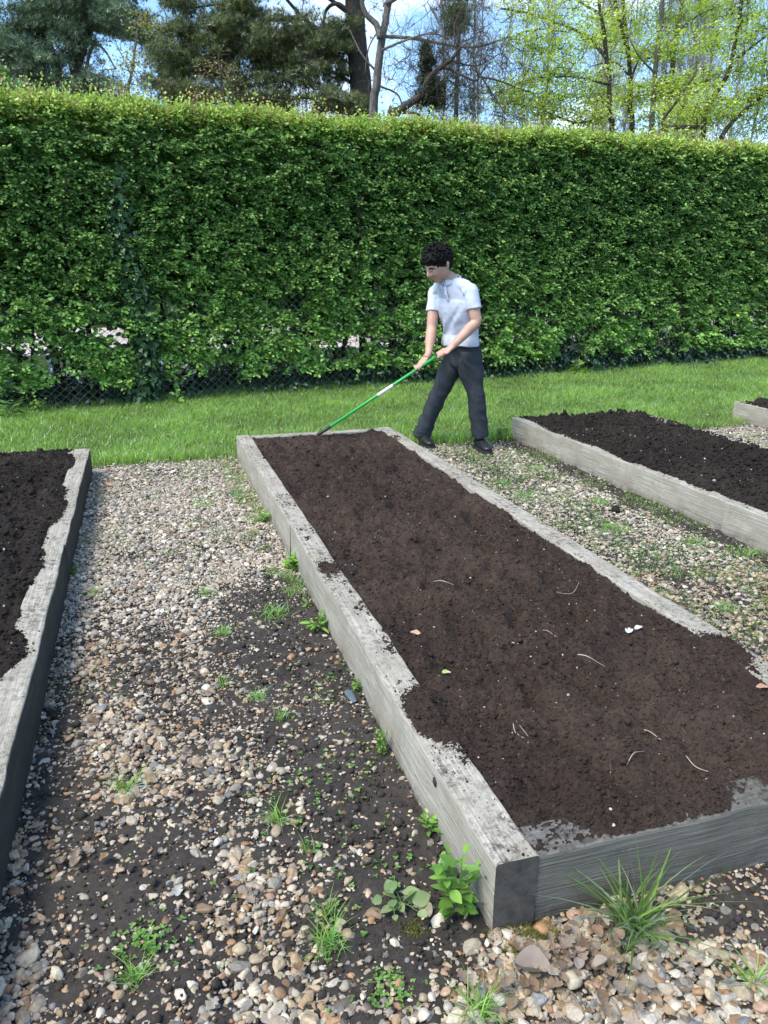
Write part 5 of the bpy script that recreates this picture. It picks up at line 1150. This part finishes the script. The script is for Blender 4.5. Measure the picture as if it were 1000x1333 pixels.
V, Fs, C = join(P_); tag(mk('leaf_litter', V, Fs, M['litter'], col=C), 'scattered dry brown leaves on the gravel and grass', 'leaf litter', kind='stuff')
def one_leaf(u, v, z, size, rot, c, label, curl=.4, lobes=0, name='dead_leaf', cat='leaf', group=None):
    p = at(u, v, z); V, Fs, C = curl_leaf(p, size, rot, .1, c, curl, lobes); tag(mk(name, V, Fs, M['litter'], col=C, origin=p, smooth=True), label, cat, group)
one_leaf(692, 1264, .022, .085, 1.4, (.30, .24, .20), 'long curled grey-brown leaf lying in front of the near timber corner', .8)
one_leaf(553, 460*0+1185, .02, .05, .5, (.26, .22, .15), 'withered leaf below the spindly seedling')
one_leaf(141, 632, .02, .06, 1.2, (.50, .20, .08), 'orange dead leaf on gravel near the far end of the left bed')
one_leaf(231, 1160, .020, .035, .3, (.36, .34, .30), 'pale lobed leaf on stones in the left path', .3, 1)
zs0 = lambda u, v: .20+float(np.ravel(H_c(np.array([at(u, v, .19)@B]), np.array([at(u, v, .19)@A])))[0])-.20
def onsoil(u, v, dz=.004): z = float(np.ravel(H_c(np.array([at(u, v, .19)@B]), np.array([at(u, v, .19)@A])))[0]); return at(u, v, z+dz), z+dz
for u, v, sz, c, lb in ((541, 825, .045, (.50, .33, .22), 'tan leaf scrap on the brown soil near the left timber'), (918, 863, .045, (.40, .16, .10), 'reddish leaf scrap on the soil by the right timber'), (581, 876, .035, (.42, .52, .16), 'yellow-green fallen leaf on the brown soil'), (587, 942, .030, (.50, .58, .48), 'pale greyish green leaf beside the inner timber edge'), (992, 895, .04, (.42, .22, .15), 'brown leaf scrap at the right frame edge on the dirty timber')):
    p, z = onsoil(u, v); one_leaf(u, v, z, sz, r.uniform(0, 6), c, lb, .3, 0, 'dead_leaf')
# white torn scrap
p, z = onsoil(819, 821, .016); mw = m_plain('white_paper', (.5, .51, .52), .8)
a = curl_leaf(p, .042, -.5, .15, (1, 1, 1), .25)[0:2]; b_ = curl_leaf(p+np.array([.040, .014, .004]), .036, -1.2, .2, (1, 1, 1), .3)[0:2]
V, Fs, _ = join([(a[0], a[1], None), (b_[0], b_[1], None)]); tag(mk('paper_scrap', V, Fs, mw, origin=p, smooth=True), 'torn white scrap lying on the brown soil near the right timber', 'scrap')
# slate, dark stone
V0, F0 = ico(2); g = at(457, 906, .008); V = V0*np.array([.016, .048, .005])*(1+.08*r.normal(size=(len(V0), 1))); V = V@np.array(Matrix.Rotation(R(22), 3, 'Z')).T+g
tag(mk('slate_chip', V, F0, m_plain('blue_slate', (.09, .12, .15), .5), origin=g), 'flat blue-grey slate chip on the earth beside the centre bed', 'slate chip')
for u, v, s_, c, lb in ((428, 647, .016, (.20, .23, .30), 'blue-grey stone on the soil in the far half of the centre bed'), (532, 745, .016, (.13, .11, .10), 'dull flat stone on the soil in the middle of the centre bed'), (458, 746, .014, (.006, .006, .006), 'black lump on the soil beside the left timber')):
    p, z = onsoil(u, v, .006); tag(mk('stone', V0*np.array([s_, s_*.8, s_*.6])*(1+.12*r.normal(size=(len(V0), 1)))+p, F0, m_plain('stone', c, .6), origin=p), lb, 'stone')
g = at(802, 663, .02); tag(mk('soil_clod', V0*.028*(1+.15*r.normal(size=(len(V0), 1)))+g, F0, M['soil_black'], origin=g, smooth=True), 'round black clod of soil lying on the right path', 'soil clod')
# rootlets on the soil
mr = m_plain('pale_root', (.42, .35, .26), .8)
RL = [([(752, 852), (768, 856), (789, 868)], .0019, 'straight pale root on the brown soil below the white scrap'), ([(893, 984), (903, 996), (922, 1004)], .0016, 'bent pale root on the soil near the near timber end'), ([(556, 760), (575, 756), (591, 761)], .0022, 'arched pale root across the soil in mid bed'), ([(668, 942), (672, 955), (690, 962), (672, 938)], .0013, 'looped wiry root on the soil in the lower half of the bed'), ([(836, 949), (850, 955), (861, 963)], .0017, 'short pale root on the soil to the right of the looped one'), ([(530, 803), (541, 801), (548, 799)], .0022, 'short thick root near the left timber beside the tan leaf'), ([(816, 996), (826, 980), (840, 977)], .0013, 'thin hooked root on the soil near the front'), ([(706, 820), (716, 823), (725, 829)], .0012, 'small curly root below the middle of the bed'), ([(755, 756), (745, 772), (722, 770)], .0012, 'thin dark root near the right timber in mid bed')]
for pts, ra, lb in RL:
    P3 = np.array([onsoil(u, v, .0045)[0] for u, v in pts]); q_ = catmull(P3, 5); q_[:, 2] += .002*np.sin(np.linspace(0, 6, len(q_))); V, Fs = tubes([q_], [np.linspace(ra, ra*.5, len(q_))], 6); tag(mk('root', V, Fs, mr, origin=P3[0], smooth=True), lb, 'root', 'pale roots lying on the raked soil')
# countless rootlets and chips
pth, rd_ = [], []
def frag(Hf, w0, w1, v0, v1, n, sc_=1.0):
    cw = r.uniform(w0+.12, w1-.12, n); cv = v0+.12+(v1-v0-.24)*r.random(n)
    for a, c in zip(cw, cv):
        l_ = r.uniform(.006, .026)*sc_; th_ = r.uniform(0, 6.28); k = 5; t = np.linspace(-1, 1, k); bend = r.normal(0, .4)
        ww = a+l_*t*math.cos(th_)-l_*bend*t*t*math.sin(th_); vv = c+l_*t*math.sin(th_)+l_*bend*t*t*math.cos(th_); pth.append(W(ww, vv, Hf(ww, vv)+.0022)); rd_.append(np.full(k, r.uniform(.0005, .0012)*sc_))
frag(H_c, *BEDS['c'], 900, .7); frag(H_l, *BEDS['l'], 150, .8); frag(H_r, *BEDS['r'], 200, 1.3)
V, Fs = tubes(pth, rd_, 3); tag(mk('root_fragments', V, Fs, m_plain('fine_root', (.17, .12, .085), .9), smooth=True), 'countless fine root fragments mixed into the soil surface', 'root fragments', kind='stuff')
V0, F0 = ico(1); P_ = []
for Hf, key, n, s0 in ((H_c, 'c', 900, .0022), (H_l, 'l', 350, .003), (H_r, 'r', 350, .0042)):
    w0, w1, v0, v1 = BEDS[key]; cw = r.uniform(w0+.03, w1-.03, n); cv = r.uniform(v0+.03, v1-.03, n); z = np.maximum(Hf(cw, cv), TH)+.001 if key == 'c' else Hf(cw, cv)+.002
    ins = (cw > w0+TW) & (cw < w1-TW) & (cv > v0+TW) & (cv < v1-TW); z = np.where(ins, Hf(cw, cv)+.001, z)
    P_.append(inst(V0*(1+.15*r.normal(size=(len(V0), 1))), F0, W(cw, cv, z), frames(r.normal(size=(n, 3)))*(s0*np.exp(r.normal(0, .4, n)))[:, None, None]*r.uniform(.5, 1.2, (n, 1, 3)), np.array([(.50, .45, .38)])*r.uniform(.35, 1.2, (n, 1))))
V, Fs, C = join(P_); tag(mk('stone_chips', V, Fs, M['gravel'], col=C), 'tiny pale stone chips speckled over the soil', 'stone chips', kind='stuff')
# knots and nail holes in the near timber
for u, v, s_ in ((566, 1018, .016), (632, 1142, .004), (628, 1176, .004)):
    d = F_*FPX+R_*(u-500)+U_*(666.5-v); n_ = -B; pl = W(.668, 1.317)[...]; O_ = np.array([0, 0, CH]); t = ((pl-O_)@n_)/(d@n_); c = O_+d*t
    V = V0*s_; V = (V@np.stack([B*.25, A, Z])*np.array([1, 1, 1]))+c
    bp = [o for o in sc.objects if o.name == 'raised_bed'][0]; mk('knot', V, F0, m_plain('dark_knot', (.03, .024, .02), .9), bp, smooth=True)
